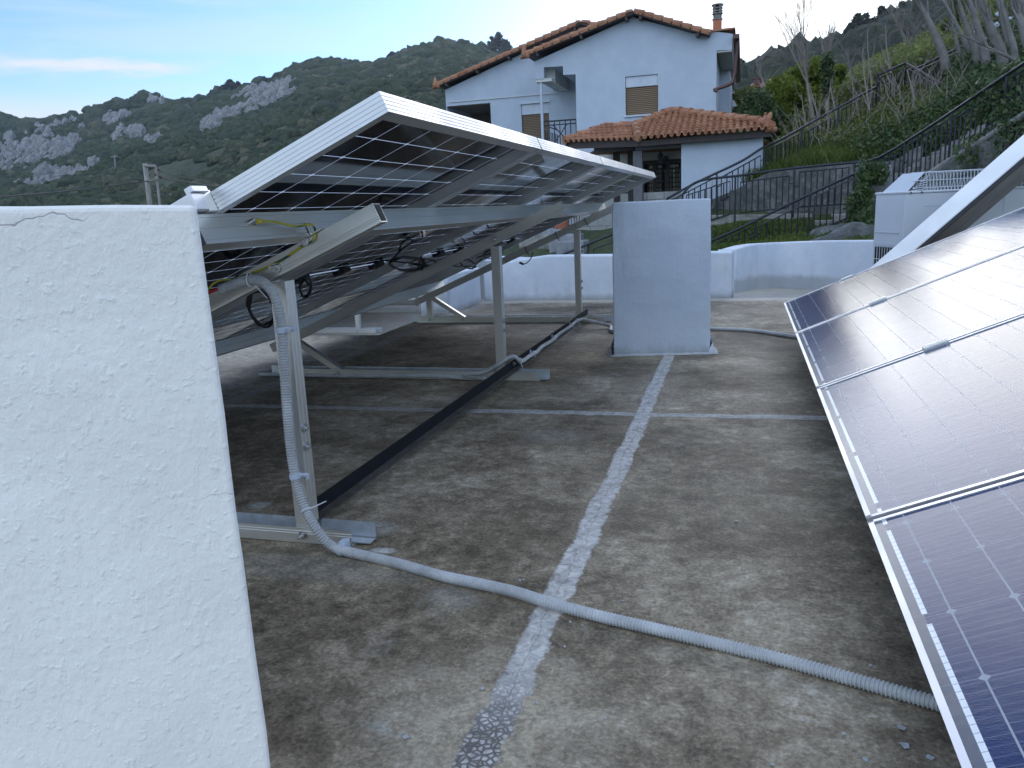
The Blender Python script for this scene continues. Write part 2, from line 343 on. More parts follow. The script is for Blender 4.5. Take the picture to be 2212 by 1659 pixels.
M['conc_dark']=concrete('stained_retaining_concrete',(.045,.05,.05),(.12,.125,.12),(.30,.30,.28))
M['conc']=concrete('pale_weathered_concrete',(.13,.13,.12),(.29,.285,.26),(.48,.46,.42),.3)
M['conc_cool']=concrete('grey_concrete',(.16,.17,.18),(.26,.27,.29),(.36,.37,.38),.12)
def stonewall():
    t=NT('pale_stone_blocks'); br=t.n('ShaderNodeTexBrick'); mp=t.n('ShaderNodeMapping'); mp.inputs['Rotation'].default_value=(rad(90),0,0); t.l(t.pos(),mp.inputs[0]); t.l(mp.outputs[0],br.inputs[0])
    br.inputs['Scale'].default_value=1.; br.inputs['Brick Width'].default_value=.42; br.inputs['Row Height'].default_value=.3; br.inputs['Mortar Size'].default_value=.012
    br.inputs['Color1'].default_value=(.40,.40,.37,1); br.inputs['Color2'].default_value=(.30,.31,.31,1); br.inputs['Mortar'].default_value=(.13,.13,.12,1)
    t.P('Base Color',t.mix(.35,br.outputs[0],t.ramp(t.noise(6,6,.7),[(.35,(.14,.15,.14)),(.65,(.46,.46,.42))]))); t.P('Roughness',.85); t.bump(t.noise(20,5,.7),.5,.02); return t.m
M['stone']=stonewall()
def leafm(name,c1,c2,c3=None,trans=.25,sc=1.2):
    t=NT(name); a=t.noise(sc,3,.6); b=t.n('ShaderNodeNewGeometry').outputs['Random Per Island']
    c=t.mix(t.remap(a,.35,.65),c1,c2); 
    if c3: c=t.mix(t.remap(b,.72,.95),c,c3)
    c=t.mix(t.math('MULTIPLY',b,.45),c,tuple(x*.45 for x in c1)); t.P('Base Color',c); t.P('Roughness',.5); t.P('Specular IOR Level',.35)
    tr=t.n('ShaderNodeBsdfTranslucent'); t.l(c,tr.inputs[0]); mx=t.n('ShaderNodeMixShader'); mx.inputs[0].default_value=trans
    t.l(t.p.outputs[0],mx.inputs[1]); t.l(tr.outputs[0],mx.inputs[2]); t.l(mx.outputs[0],t.out.inputs[0]); return t.m
M['ivy']=leafm('ivy_leaves',(.055,.10,.034),(.11,.17,.055),(.22,.24,.12),.35)
M['bush']=leafm('broadleaf_evergreen',(.12,.17,.02),(.22,.28,.035),(.38,.42,.07),.5)
M['grass']=leafm('long_grass',(.085,.145,.025),(.17,.23,.045),(.28,.26,.11),.45,.8)
M['weeds']=leafm('hillside_weeds',(.13,.17,.04),(.22,.26,.07),(.38,.31,.19),.45,.7)
M['orange_leaf']=leafm('orange_fruit_foliage',(.10,.10,.01),(.30,.20,.01),(.5,.28,.01),.4)
M['conifer']=leafm('conifer_foliage',(.018,.032,.016),(.035,.055,.024),None,.1,.2)
M['maquis']=None
M['bark']=simple('pale_grey_bark',(.17,.16,.145),.9,0,.3,6,.5,30)
M['bark_dark']=simple('dark_bark',(.07,.06,.052),.9,0,.3,6,.5,30)
M['twig']=simple('pale_twigs',(.24,.21,.18),.9,0,.2,6)
M['polewood']=simple('grey_pole_concrete',(.27,.255,.23),.9,0,.2,4,.4,20)
M['wire']=simple('dark_cable',(.02,.02,.02),.6)
# ================================================================ ROOF WE STAND ON
mb=MB(); mb.face([(-6,-4,0),(6,-4,0),(6,6.87,0),(-2.42,6.87,0),(-2.42,4.93,0),(-6,4.93,0)])
for a,b in [((-6,4.93),(-2.42,4.93)),((-2.42,4.93),(-2.42,6.87)),((-2.42,6.87),(6,6.87)),((6,6.87),(6,-4)),((6,-4),(-6,-4)),((-6,-4),(-6,4.93))]:
    mb.face([(a[0],a[1],0),(b[0],b[1],0),(b[0],b[1],-.9),(a[0],a[1],-.9)])
mb.build('roof_floor',M['floor'],kind='structure',label='weathered dark screed roof floor with pale sealed joints')
mb=MB(); mb.face([(-12,4.934,-.3),(-2.424,4.934,-.3),(-2.424,9.5,-.3),(-.2,13.5,-.3),(-12,13.5,-.3)]); mb.build('roof_floor_lower',M['floor'],kind='structure')
mb=MB(); mb.face([(-.2,6.874,-.1),(6,6.874,-.1),(6,9.4,-.1),(-.2,9.4,-.1)]); mb.build('roof_floor_strip',M['floor'],kind='structure')
# building body under the roof
mb=MB(); mb.box((-12,-4.5,-6),(6.5,4.9,-.92)); mb.box((-12,4.95,-6),(6.5,9.6,-.93)); mb.build('building_walls',M['parapet'],kind='structure')
# white blocks --------------------------------------------------------
def bumpy_block(name,corners,z0,z1f,mat,label,cat,thick=0,group=None,cuts=16,amp=.0035,parent=None):
    """upright block over a 4-corner plan with a hand-trowelled (slightly wavy) surface"""
    bm=bmesh.new(); lo=[bm.verts.new((c[0],c[1],z0)) for c in corners]; hi=[bm.verts.new((c[0]+(c[4] if len(c)>4 else 0),c[1]+(c[3] if len(c)>3 else 0),c[2])) for c in corners]
    n=len(corners); bm.faces.new(lo[::-1]); bm.faces.new(hi)
    for i in range(n): bm.faces.new((lo[i],lo[(i+1)%n],hi[(i+1)%n],hi[i]))
    bmesh.ops.subdivide_edges(bm,edges=bm.edges[:],cuts=cuts,use_grid_fill=True)
    from mathutils import noise as mn
    for v in bm.verts:
        v.co+=Vector((mn.noise(v.co*9+Vector((3,0,0))),mn.noise(v.co*9+Vector((0,7,0))),mn.noise(v.co*9+Vector((0,0,5)))))*amp
    bmesh.ops.recalc_face_normals(bm,faces=bm.faces)
    m=bpy.data.meshes.new(name); bm.to_mesh(m); bm.free(); m.materials.append(mat); o=bpy.data.objects.new(name,m); COL.objects.link(o)
    b=o.modifiers.new('b','BEVEL'); b.width=.006; b.segments=3; b.limit_method='ANGLE'; b.angle_limit=rad(50)
    tag(o,label,cat,group); return o
a=at(425,446,.70); b=at(585,1659,.70); dx=(b.x-a.x)/(b.z-a.z)*(0-a.z)
ql=Vector((-math.cos(rad(36)),-math.sin(rad(36)),0)); qn=Vector((-math.sin(rad(40)),math.cos(rad(40)),0))*.45; fp=Vector((a.x+dx,.70,0)); fq=fp+ql*1.15
rw=Vector(ray(0,443)); # where the crest leaves the picture at the left edge
tt_=(fp.x*ql.y-fp.y*ql.x)/(rw.x*ql.y-rw.y*ql.x); zl=H+rw.z*tt_; sl=(Vector((rw.x*tt_,rw.y*tt_,0))-fp).length; zq=a.z+(zl-a.z)*1.15/sl
bumpy_block('masonry_block',[(fq.x,fq.y,zq),(fp.x,fp.y,a.z,0,-dx),(fp.x+qn.x,fp.y+qn.y,a.z,0,-dx*.5),(fq.x+qn.x,fq.y+qn.y,zq)],-.002,0,M['stucco'],'large white roughcast masonry block close by at the left edge','masonry block',cuts=14,amp=.003)
g0=gnd(1326,770); g1=gnd(1534,765); t0=at(1322,438,g0.y); t1=at(1536,428.5,g1.y)
dr=Vector((g1.x-g0.x,g1.y-g0.y,0)).normalized(); nb=Vector((-dr.y+.06,dr.x,0))*.30
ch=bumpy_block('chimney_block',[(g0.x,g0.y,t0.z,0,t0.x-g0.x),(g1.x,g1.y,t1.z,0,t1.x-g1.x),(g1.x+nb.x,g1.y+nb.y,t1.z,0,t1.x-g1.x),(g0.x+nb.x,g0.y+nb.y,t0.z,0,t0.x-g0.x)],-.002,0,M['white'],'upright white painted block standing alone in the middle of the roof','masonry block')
# mortar skirting round its foot
mb=MB(); P=[g0-dr*.012,g1+dr*.012,g1+dr*.012+nb,g0-dr*.012+nb]
pts=[]; random.seed(3)
ring=[]
def skirt(a,b,w,nrm,h=.03,n=16):
    for i in range(n):
        p=a.lerp(b,i/n); q=a.lerp(b,(i+1)/n)
        w0=w*(.5+random.random()*.9) if i else w*1.3; ring.append((p,nrm,w0,h*(.6+random.random()*.6)))
skirt(P[0],P[1],.010,Vector((0,-1,0)),.012,24); skirt(P[1],P[2],.028,Vector((1,0,0)),.07,14); skirt(P[2],P[3],.03,Vector((0,1,0)),.04); skirt(P[3],P[0],.03,Vector((-1,0,0)),.06,14)
n=len(ring); vs=[]
for i,(p,nr,w,h) in enumerate(ring):
    vs+= [p+Vector((0,0,h)), p+nr*w*.45+Vector((0,0,.010)), p+nr*w+Vector((0,0,.0015))]
c=(P[0]+P[2])/2; vs2=[v for v in vs]; fs=[]
for i in range(n):
    j=(i+1)%n; fs+=[(3*i,3*j,3*j+1,3*i+1),(3*i+1,3*j+1,3*j+2,3*i+2)]
mb.add(vs2,fs); sk=mb.build('mortar_skirting',M['conc_lime'] if 'conc_lime' in M else M['parapet'],None,smooth=True)
sk.parent=ch
# parapet ------------------------------------------------------------
def wallpath(name,pts,tops,z0,th,label,sub=6):
    """wall along a plan polyline (visible face) with a top height per point, thickness th away from us"""
    mb=MB(); n=len(pts); P=[Vector((p[0],p[1],0)) for p in pts]; N=[]
    for i in range(n):
        t=(P[min(i+1,n-1)]-P[max(i-1,0)]).normalized(); N.append(Vector((-t.y,t.x,0))*th)
    A=[p+Vector((0,0,z0)) for p in P]; B=[p+Vector((0,0,tops[i])) for i,p in enumerate(P)]; C_=[p+N[i]+Vector((0,0,tops[i])) for i,p in enumerate(P)]; D=[p+N[i]+Vector((0,0,z0)) for i,p in enumerate(P)]
    vs=[]; fs=[]
    for i in range(n): vs+=[A[i],B[i],C_[i],D[i]]
    for i in range(n-1):
        for k in range(4): fs.append((4*i+k,4*i+(k+1)%4,4*i+4+(k+1)%4,4*i+4+k))
    fs+=[(0,1,2,3),(4*n-4,4*n-3,4*n-2,4*n-1)]; mb.add(vs,fs)
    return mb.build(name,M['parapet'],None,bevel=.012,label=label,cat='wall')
g=lambda x,y,z=0.:gnd(x,y,z)
p=[g(972,677),g(1041,653)]
topL=at(1038,578,p[1].y).z
q0=g(1041,652); q1=g(1098,652); q2=g(1324,650); qy=6.93
wallpath('parapet_wall',[(p[0].x,p[0].y),(q0.x-.003,q0.y)],[topL+.0]*2,-.3,.26,'low white parapet return beside the left rows of panels')
wallpath('parapet_wall',[(q0.x+.002,6.88),(-1.92,6.885),(-1.7,6.89),(-1.0,6.895),(g(1534,644).x-.0,6.90),(at(1582,545,6.9).x,6.9)],
         [topL,at(1075,562,6.88).z,at(1110,555,6.88).z,at(1324,551.6,6.89).z,at(1534,545,6.9).z,at(1582,545,6.9).z],-.3,.2,'low white parapet running behind the upright white block')
# pale wall beyond it on the left
wallpath('parapet_wall',[(at(985,575,9.6).x,9.6),(at(1240,575,9.6).x,9.6)],[at(985,560,9.6).z,at(1240,573,9.6).z],-.5,.9,'cream topped white wall stub behind the left parapet, below the stone steps')
cv=[];tops=[]
for xb_,yb_,xt_,yt_ in ((1588,634,1588,538),(1612,629,1610,531),(1636,624,1634,527),(1660,622.5,1660,525.5),(1710,624,1710,523),(1770,627,1770,521),(1884,633,1884,520),(1990,640,1990,519),(2150,648,2150,518)):
    q_=g(xb_,yb_,-.1); cv.append((q_.x,q_.y)); tops.append(at(xt_,yt_,q_.y).z)
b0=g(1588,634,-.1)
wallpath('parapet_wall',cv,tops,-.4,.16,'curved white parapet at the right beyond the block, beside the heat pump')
mb=MB(); w=at(1534,640,6.98); mb.box((w.x+.05,7.12,-.1),(b0.x-.004,7.3,at(1582,541,7.1).z)); mb.build('parapet_step',M['parapet'],None,bevel=.01,label='narrow white wall step between the straight and the curved parapet',cat='wall')

M['dusty']=simple('dusty_black_flange',(.075,.065,.055),.7,0,.5,30)
# ================================================================ SOLAR ROWS
TH=rad(22.7); L=2.2; W=1.111; PITCH=1.127; FT=.038
def axes(th): return Vector((math.cos(th),0,math.sin(th))),Vector((-math.sin(th),0,math.cos(th)))
def fr_profile(groove=True):
    t=.0022; lip=.027; p=[(0,0),(lip,0),(lip,.002),(t,.002),(t,FT-.0028),(.010,FT-.0028),(.010,FT),(0,FT)]
    if groove:
        for h in (.030,.022,.014,.006): p+= [(0,h+.0012),(.0011,h+.0006),(.0011,h-.0006),(0,h-.0012)]
    return p
def panel(C,e,n,y0,root,label=None,Lp=L,Wp=W):
    """one module: frame (parent) + rear glass + front glass + junction boxes. C = upper corner of its underside at y0"""
    Y=Vector((0,1,0)); c=Vector((C[0],y0,C[2])); pr=fr_profile()
    mb=MB()
    mb.extrude(pr,c,-e,n,Y*Wp)                               # high edge
    mb.extrude(pr,c-e*Lp,e,n,Y*Wp)                           # low edge
    mb.extrude(pr,c+Y*.0001-e*.0005,Y,n,-e*(Lp-.001))
    mb.extrude(pr,c+Y*(Wp-.0001)-e*.0005,-Y,n,-e*(Lp-.001))
    f=mb.build('panel',M['alu_frame'],root)
    if label: f['label']=label
    m=MB(); a=c+n*(FT-.0032); pts=[]; uv=[]; ins=.003
    for u,v in ((ins,ins),(Wp-ins,ins),(Wp-ins,Lp-ins),(ins,Lp-ins)): pts.append(a+Y*u-e*v); uv.append((u,v))
    m.face(pts,uv); m.build('glass',M['pv'],f,keep=True)
    for u in (.22,.555,.89):
        jb=MB(); jb.obox(c+n*(FT-.0034)+Y*(u*Wp/1.111)-e*1.1,Y,-e,n,(-.033,.033),(-.028,.028),(-.018,0)); jb.build('junction_box',M['black'],f,bevel=.003)
    return f
def section(mb,o,ax,ay,d,w,h,t=.003,groove=2,open_bottom=False):
    """rectangular extrusion made of four plates; ax = width, ay = height"""
    o=Vector(o); ax=Vector(ax); ay=Vector(ay)
    def side(flip):
        p=[(0,0)]; 
        gs=[h*.18,h*.30] if groove==2 else ([h*.12,h*.5,h*.86] if groove==3 else [])
        for g_ in gs: p+=[(0,g_-.0014),(.0012,g_-.0007),(.0012,g_+.0007),(0,g_+.0014)]
        p+=[(0,h),(t,h),(t,0)]
        return [((w-x) if flip else x,y) for x,y in p]
    mb.extrude(side(False),o,ax,ay,d); mb.extrude(side(True),o,ax,ay,d)
    mb.extrude([(t+.0002,h-t),(w-t-.0002,h-t),(w-t-.0002,h-.0003),(t+.0002,h-.0003)],o,ax,ay,d)
    if not open_bottom: mb.extrude([(t+.0002,.0003),(w-t-.0002,.0003),(w-t-.0002,t),(t+.0002,t)],o,ax,ay,d)
def bolt(mb,p,axis,r=.008,stick=.012):
    p=Vector(p); a=Vector(axis).normalized()
    mb.cyl(p,a,r*1.55,.0022,14); mb.cyl(p+a*.0022,a,r,.0065,6); mb.cyl(p+a*.0087,a,r*.5,stick,8)
def solar_row(C,y0,nm,frames,label,grp,dz0=0.,detail=True,th=TH,tie=False):
    e,n=axes(th); Y=Vector((0,1,0)); root=empty('solar_row',(C[0]-.6,y0,dz0),label,'solar panels',grp); C=Vector(C)
    for i in range(nm): panel(C,e,n,y0+PITCH*i,root)
    Cx=Vector((C.x,0,C.z)); yA=y0-.065; yB=y0+PITCH*nm+.0
    purl=[]
    for s in (-.412,-1.81):
        mb=MB(); o=Cx+e*(s-.04)+n*(-.0605)+Y*yA; section(mb,o,e,n,Y*(yB-yA),.04,.060,groove=3)
        purl.append(mb.build('purlin',M['alu'],root))
        # end clamps and mid clamps sit on the purlins at the module joints
        for k in range(nm+1):
            mb=MB(); yj=y0+PITCH*k-(PITCH-W)/2
            if k in (0,nm):
                yy=y0-.028 if k==0 else y0+PITCH*(nm-1)+W+.001
                mb.obox(Cx+e*(s-.02)+Y*yy+n*.001,e,Y,n,(-.032,.032),(0,.027),(0,FT+.001)); mb.obox(Cx+e*(s-.02)+Y*(yy+(.012 if k==0 else -.004))+n*(FT+.0005),e,Y,n,(-.032,.032),(0,.018),(0,.004))
            else:
                mb.obox(Cx+e*(s-.02)+Y*yj+n*(FT+.0006),e,Y,n,(-.036,.036),(-.017,.017),(0,.004)); mb.obox(Cx+e*(s-.02)+Y*yj+n*(FT+.004),e,Y,n,(-.036,.036),(-.011,-.006),(0,.004)); mb.obox(Cx+e*(s-.02)+Y*yj+n*(FT+.004),e,Y,n,(-.036,.036),(.006,.011),(0,.004))
                mb.obox(Cx+e*(s-.02)+Y*yj,e,Y,n,(-.036,.036),(-.0055,.0055),(0,FT+.001))
            mb.build('clamp',M['alu'],purl[-1])
    for fy in frames:
        bw=.036; bh=.046
        mb=MB(); o=Cx+e*(-1.97)+n*(-.0608-bh)+Y*(fy-bw/2); section(mb,o,Y,n,e*(1.97-.242),bw,bh,.0028,groove=2,open_bottom=False); mb.build('rafter',M['alu'],root)
        def und(x):  # underside of the rafter above x
            q=Cx+n*(-.0608-bh); return q.z+(x-q.x)*math.tan(th)
        px=C.x-(.463 if (tie and fy==frames[0]) else .52); sx=C.x-1.665
        mb=MB(); zt=und(px-.02)+.018; w=.042
        # channel post: web + two flanges with inner lips
        section(mb,(px-w/2,fy-w/2-.0,dz0+.004),(1,0,0),(0,1,0),(0,0,zt-.02-dz0-.004),w,w,.003,groove=3)
        ps=mb.build('post',M['alu'],root)
        hs=zt-dz0
        for p_,a_,r_,k_ in [((px+w/2+.0005,fy-.006,dz0+hs*.37),(1,-.15,0),.0075,.006),((px+w/2+.0005,fy-.006,dz0+hs*.44),(1,-.15,0),.0075,.006),((px-.0,fy-bw/2-.001,und(px)+.024),(0,-1,0),.009,.018)]:
            mb=MB(); bolt(mb,p_,a_,r_,k_); mb.build('bolt',M['steel'],ps)
        mb=MB(); section(mb,(sx-w/2,fy-w/2,dz0+.004),(1,0,0),(0,1,0),(0,0,und(sx-.02)-dz0+.006),w,w,.003,groove=2); mb.build('short_post',M['alu'],root)
        mb=MB(); a_=Vector((sx+.03,fy+.002,und(sx+.03)-.004)); b_=Vector((sx+.27,fy+.002,dz0+.03)); d_=b_-a_; u_=d_.normalized(); mb.obox(a_,u_,(0,1,0),u_.cross(Vector((0,1,0))),(0,d_.length),(-.017,.017),(-.015,.015)); mb.build('brace',M['alu'],root)
        rl=MB(); x0=C.x-1.825; x1=C.x-.287+.0
        yf=fy-w/2-.0025
        # base rail: ribbed angle carried by a galvanised angle
        rl.extrude([(0,0),(.003,0),(.003,.040),(0,.040),(0,.034),(.001,.033),(.001,.0315),(0,.0305),(0,.0275),(.001,.0265),(.001,.025),(0,.024)],(x0+.06,yf-.003,dz0+.004),(0,1,0),(0,0,1),(x1-x0-.10,0,0))
        rl.extrude([(0,0),(w+.012,0),(w+.012,.003),(0,.003)],(x0+.06,yf-.0,dz0+.001),(0,1,0),(0,0,1),(x1-x0-.10,0,0))
        rr=rl.build('base_rail',M['alu'],root)
        rl=MB(); rl.extrude([(0,0),(.003,0),(.003,.047),(0,.047)],(x0,fy+w/2+.006,dz0+.002),(0,1,0),(0,0,1),(x1-x0,0,0)); rl.extrude([(0,0),(.03,0),(.03,.003),(0,.003)],(x0,fy+w/2-.028,dz0+.0045),(0,1,0),(0,0,1),(x1-x0,0,0))
        rl.build('base_rail',M['galv'],root)
        for bx in (px-.0,sx,sx+.265): mb=MB(); bolt(mb,(bx,yf-.0035,dz0+.024),(0,-1,0),.0075,.014); mb.build('bolt',M['steel'],rr)
    if tie:
        mb=MB(); x=C.x-.5+.028; ya,yb=frames[0]-.02,frames[-1]+.06
        mb.box((x,ya,dz0+.047),(x+.0035,yb,dz0+.090)); tb=mb.build('tie_bar',M['black_bar'],root); mb=MB(); mb.box((x+.0036,ya,dz0+.047),(x+.036,yb,dz0+.0505)); mb.build('tie_bar_flange',M['dusty'],tb)
        for yk in (ya+.03,frames[1]+.03): mb=MB(); bolt(mb,(x+.004,yk,dz0+.074),(1,0,0),.0085,.004); mb.build('bolt',M['steel'],tb)
    return root
e,n=axes(TH)
CM=(-.6,0,.987)
mid=solar_row(CM,1.334,4,(1.672,3.60,5.53),'raised row of four panels seen from below, left of the white block','rows of tilted solar panels',tie=True)
CR=(.253+L*math.cos(TH),0,.163+L*math.sin(TH))
right=solar_row(CR,.428,4,(.85,2.75,4.6),'nearest row of panels at the right edge, glass side up with sky glare','rows of tilted solar panels')
left=solar_row((-3.07,0,.70),6.2,3,(6.9,8.4,9.2),'distant row of panels on the lower roof, glimpsed under the raised row','rows of tilted solar panels',dz0=-.3)
# white bracket box on the near end of the upper purlin
mb=MB(); o=Vector((-.6,0,.987))+e*(-.452)+Vector((0,1.27,0))+n*.002
mb.obox(o,e,(0,1,0),n,(.0,.055),(0,.034),(0,.033)); mb.obox(o+n*.0335,e,(0,1,0),n,(.042,.060),(.004,.05),(0,.012)); mb.build('end_bracket',M['alu_frame'],mid,bevel=.0015)
mb=MB(); o=Cx=Vector((-.6,0,.987))+e*(-.452)+n*(-.0605)+Vector((0,1.2665,0)); mb.obox(o,e,(0,1,0),n,(.0005,.0395),(0,.0022),(.0005,.0595)); mb.build('end_cap',M['black'],mid)
M['backsheet']=simple('aged_brown_backsheet',(.20,.18,.155),.5,.3,.3,5)
# ================================================================ collector seen edge-on at the right
A=at(1850,605,5.75); B=at(2290,222,5.75)
ee=(B-A).normalized(); gg=Vector((0,1,-.47)); gg=(gg-ee*gg.dot(ee)).normalized(); nn=ee.cross(gg)
if nn.z<0: nn=-nn
root=empty('tilted_collector',(A.x,A.y,0),'steeply tilted flat collector seen from its edge, behind the right row of panels','collector')
Ls=(B-A).length; Wd=1.15; th_=.095
mb=MB(); 
prof=[(0,0),(.028,0),(.028,.003),(.004,.003),(.004,.038),(0,.038),(0,.034),(.0025,.033),(.0025,.030),(0,.029)]
mb.obox(A,ee,gg,nn,(0,Ls),(0,.004),(-.098,.0)); mb.obox(A,ee,gg,nn,(0,Ls),(.0045,.03),(-.018,-.012))
mb.obox(A,ee,gg,nn,(0,Ls),(.0045,.012),(-.103,-.098))
mb.obox(A+gg*Wd,ee,gg,nn,(0,Ls),(-.004,0),(-.098,.0)); mb.obox(A,ee,gg,nn,(-.004,-.0002),(0,Wd),(-.098,0)); mb.obox(A,ee,gg,nn,(Ls+.0002,Ls+.004),(0,Wd),(-.098,0))
mb.build('collector_frame',M['alu_frame'],root)
mb=MB(); mb.obox(A,ee,gg,nn,(.001,Ls-.001),(.0125,.05),(-.125,-.1035)); mb.build('seal_strip',M['black'],root)
mb=MB(); mb.obox(A,ee,gg,nn,(.001,Ls-.001),(.0505,Wd-.005),(-.128,-.092)); mb.build('back_sheet',M['backsheet'],root)
mb=MB(); mb.obox(A,ee,gg,nn,(.001,Ls-.001),(.0045,Wd-.005),(-.004,-.001)); mb.build('cover_glass',M['darkglass'],root)
for s_ in (.25,.85):
    for g_ in (.15,.95):
        q=A+ee*Ls*s_+gg*g_-nn*.128; mb=MB(); mb.box((q.x-.02,q.y-.02,-.098),(q.x+.02,q.y+.02,q.z+.004)); mb.build('leg',M['alu'],root)

# ================================================================ CONDUITS AND CABLES
def corrugated(name,pts,r,label,pitch=.0068,cat='conduit',mat='conduit',seg=14,smooth_ranges=(),group='grey conduits'):
    P=resample(smooth_path(pts,16),pitch/4); n=len(P); R=[]
    acc=0
    for i in range(n):
        k=i%4; rr=r if k in (1,2) else r*.80
        f=i/n
        for a_,b_ in smooth_ranges:
            if a_<f<b_: rr=r*1.04
        R.append(rr)
    mb=MB(); mb.tube(P,R,seg)
    return mb.build(name,M[mat],None,smooth=False,label=label,cat=cat,group=group) 
r1=.0125
def yx(x,y,Y): return at(x,y,Y)
fy=1.672-.021
path=[yx(476,626,fy-.045),yx(500,616,fy-.040),yx(530,606,fy-.035),yx(560,606,fy-.032),yx(584,625,fy-.035),yx(600,660,fy-.035),yx(609,710,fy-.03),yx(614,790,fy-.025),yx(619,870,fy-.022),yx(627,960,fy-.022),yx(638,1030,fy-.022),yx(658,1095,fy-.035),yx(685,1145,fy-.055)]
gr=[(715,1178),(745,1190),(800,1203),(870,1220),(950,1243),(1040,1262),(1110,1278),(1180,1300),(1290,1330),(1420,1360),(1560,1393),(1700,1428),(1850,1470),(2025,1520),(2100,1545)]
for i,(x,y) in enumerate(gr):
    z=r1+(.012 if i==0 else .004 if i==1 else 0)+(.005 if 4<i<8 else 0); path.append(gnd(x,y,z))
path+=[path[-1]+Vector((.3,.02,0)),path[-1]+Vector((.8,.2,0))]
c1=corrugated('conduit',path,r1,'long corrugated conduit running down the nearest post and across the floor')
# fittings on it
mb=MB(); P=resample(smooth_path(path,16),.01)
def ring_at(px,py,Y,hw=.008):
    q=yx(px,py,Y); i=min(range(len(P)),key=lambda k:(P[k]-q).length); return P[max(1,i-1)],(P[min(i+1,len(P)-1)]-P[max(0,i-1)]).normalized(),P[i]
for (px_,py_) in ((612,710),(638,1030)):
    q=ring_at(px_,py_,fy-.03)[2]; t=ring_at(px_,py_,fy-.03)[1]; sd=Vector((1,0,0))
    mb=MB(); mb.tube([q-t*.007,q+t*.007],r1*1.16,16); mb.box((q.x+.008,q.y-.002,q.z-.007),(q.x+.034,q.y+.010,q.z+.007)); cl=mb.build('pipe_clip',M['clip'],c1,bevel=.001)
    mb=MB(); bolt(mb,(q.x+.026,q.y-.003,q.z),(0,-1,0),.0035,.001); mb.build('screw',M['steel'],cl)
q,t=ring_at(695,1155,1.62)[2],ring_at(735,1188,1.62)[1]
q=gnd(737,1188,.015); mb=MB(); mb.tube([q-t*.006,q+t*.006],r1*1.16,16); mb.box((q.x-.008,q.y+.004,.005),(q.x+.010,q.y+.03,.034)); mb.build('pipe_clip',M['clip'],c1,bevel=.001)
def tie(q,t,r,tail,par,mat='tie'):
    mb=MB(); t=t.normalized(); up=Vector((0,0,1)) if abs(t.z)<.8 else Vector((1,0,0)); a_=(up-t*up.dot(t)).normalized(); b_=t.cross(a_)
    mb.tube([q+(a_*math.cos(k/12*6.283)+b_*math.sin(k/12*6.283))*r for k in range(12)],.0018,6,closed=True); mb.tube([q+tail.normalized()*r,q+tail.normalized()*r+tail],[.0022,.0012],6)
    return mb.build('cable_tie',M[mat],par)
q,t=ring_at(662,1098,fy-.04)[2],ring_at(662,1098,fy-.04)[1]; tie(q,t,r1*1.15,Vector((.045,.0,.022)),c1)
q,t=ring_at(543,605,fy-.035)[2],ring_at(543,605,fy-.035)[1]; tie(q,t,r1*1.35,Vector((.03,0,-.032)),c1)
# coloured conductors leaving the conduit end
a0=path[0]; t=(path[0]-path[1]).normalized()
for col,off,nm in (('red',Vector((0,-.003,.004)),'wire_core'),('curtain',Vector((0,-.004,-.003)),'wire_core'),('black',Vector((0,.003,0)),'wire_core')):
    mb=MB(); mb.tube([a0+off-t*.02,a0+off+t*.02,a0+off+t*.06+Vector((0,0,-.004)),a0+off+t*.14+Vector((0,.02,-.01))],.0036,8); mb.build(nm,M[col],c1,smooth=True)
# second conduit along the middle base rail and up over the tie bar
yr=3.60-.021-.0035
def rg(x,y,Y): 
    p_=at(x,y,Y); return p_
path=[rg(560,812,yr-.011),rg(620,809,yr-.011),rg(675,813,yr-.011),rg(760,817,yr-.011),rg(860,812,yr-.011),rg(940,812,yr-.011),rg(1000,818,yr-.012),rg(1050,822,yr-.016)]
xt=-.6-.5+.028
path=[Vector((p_.x,p_.y,max(.012,min(p_.z,.034)))) for p_ in path]
path+=[Vector((-1.30,3.55,.030)),Vector((-1.20,3.545,.045)),Vector((-1.13,3.56,.080)),Vector((xt-.012,3.60,.108)),Vector((xt+.010,3.625,.110)),Vector((xt+.024,3.66,.085)),Vector((xt+.022,3.72,.068)),Vector((xt+.020,3.85,.066)),Vector((xt+.026,4.0,.064)),Vector((xt+.018,4.15,.066)),Vector((xt+.026,4.35,.064)),Vector((xt+.018,4.6,.066)),Vector((xt+.024,4.85,.066)),Vector((xt+.02,5.1,.068)),Vector((xt+.03,5.24,.062))]
c2=corrugated('conduit',path,.0105,'thinner grey conduit along the middle base rail and up over the black tie bar',pitch=.0075,seg=10)
for yy in (3.95,4.45,4.95): 
    mb=MB(); mb.box((xt+.0036,yy-.008,.0507),(xt+.034,yy+.008,.0525)); mb.box((xt+.0036,yy-.008,.053),(xt+.0075,yy+.008,.084)); mb.tube([Vector((xt+.022,yy-.007,.066)),Vector((xt+.022,yy+.007,.066))],.013,12); mb.build('pipe_clip',M['clip'],c2)
tie(Vector((xt+.02,5.12,.068)),Vector((0,1,0)),.013,Vector((.02,0,-.03)),c2); tie(Vector((xt+.024,3.675,.08)),Vector((0,1,-.4)),.013,Vector((.012,0,-.035)),c2)
path=[Vector((xt+.03,5.245,.062)),Vector((xt+.08,5.24,.05)),Vector((-.85,5.215,.018)),gnd(1330,716,.013),Vector((-.45,5.21,.012)),Vector((-.30,5.19,.012)),gnd(1545,710,.012),gnd(1600,712,.012),gnd(1650,717,.012),gnd(1720,727,.012),Vector((.5,4.75,.012)),Vector((.9,4.6,.012))]
# goes round behind the block
for i,p_ in enumerate(path): pass
mb=MB(); mb.tube(smooth_path(path,10),.011,12); mb.build('conduit',M['conduit'],None,smooth=True,label='smooth grey conduit passing behind the white block to the right row',cat='conduit',group='grey conduits')
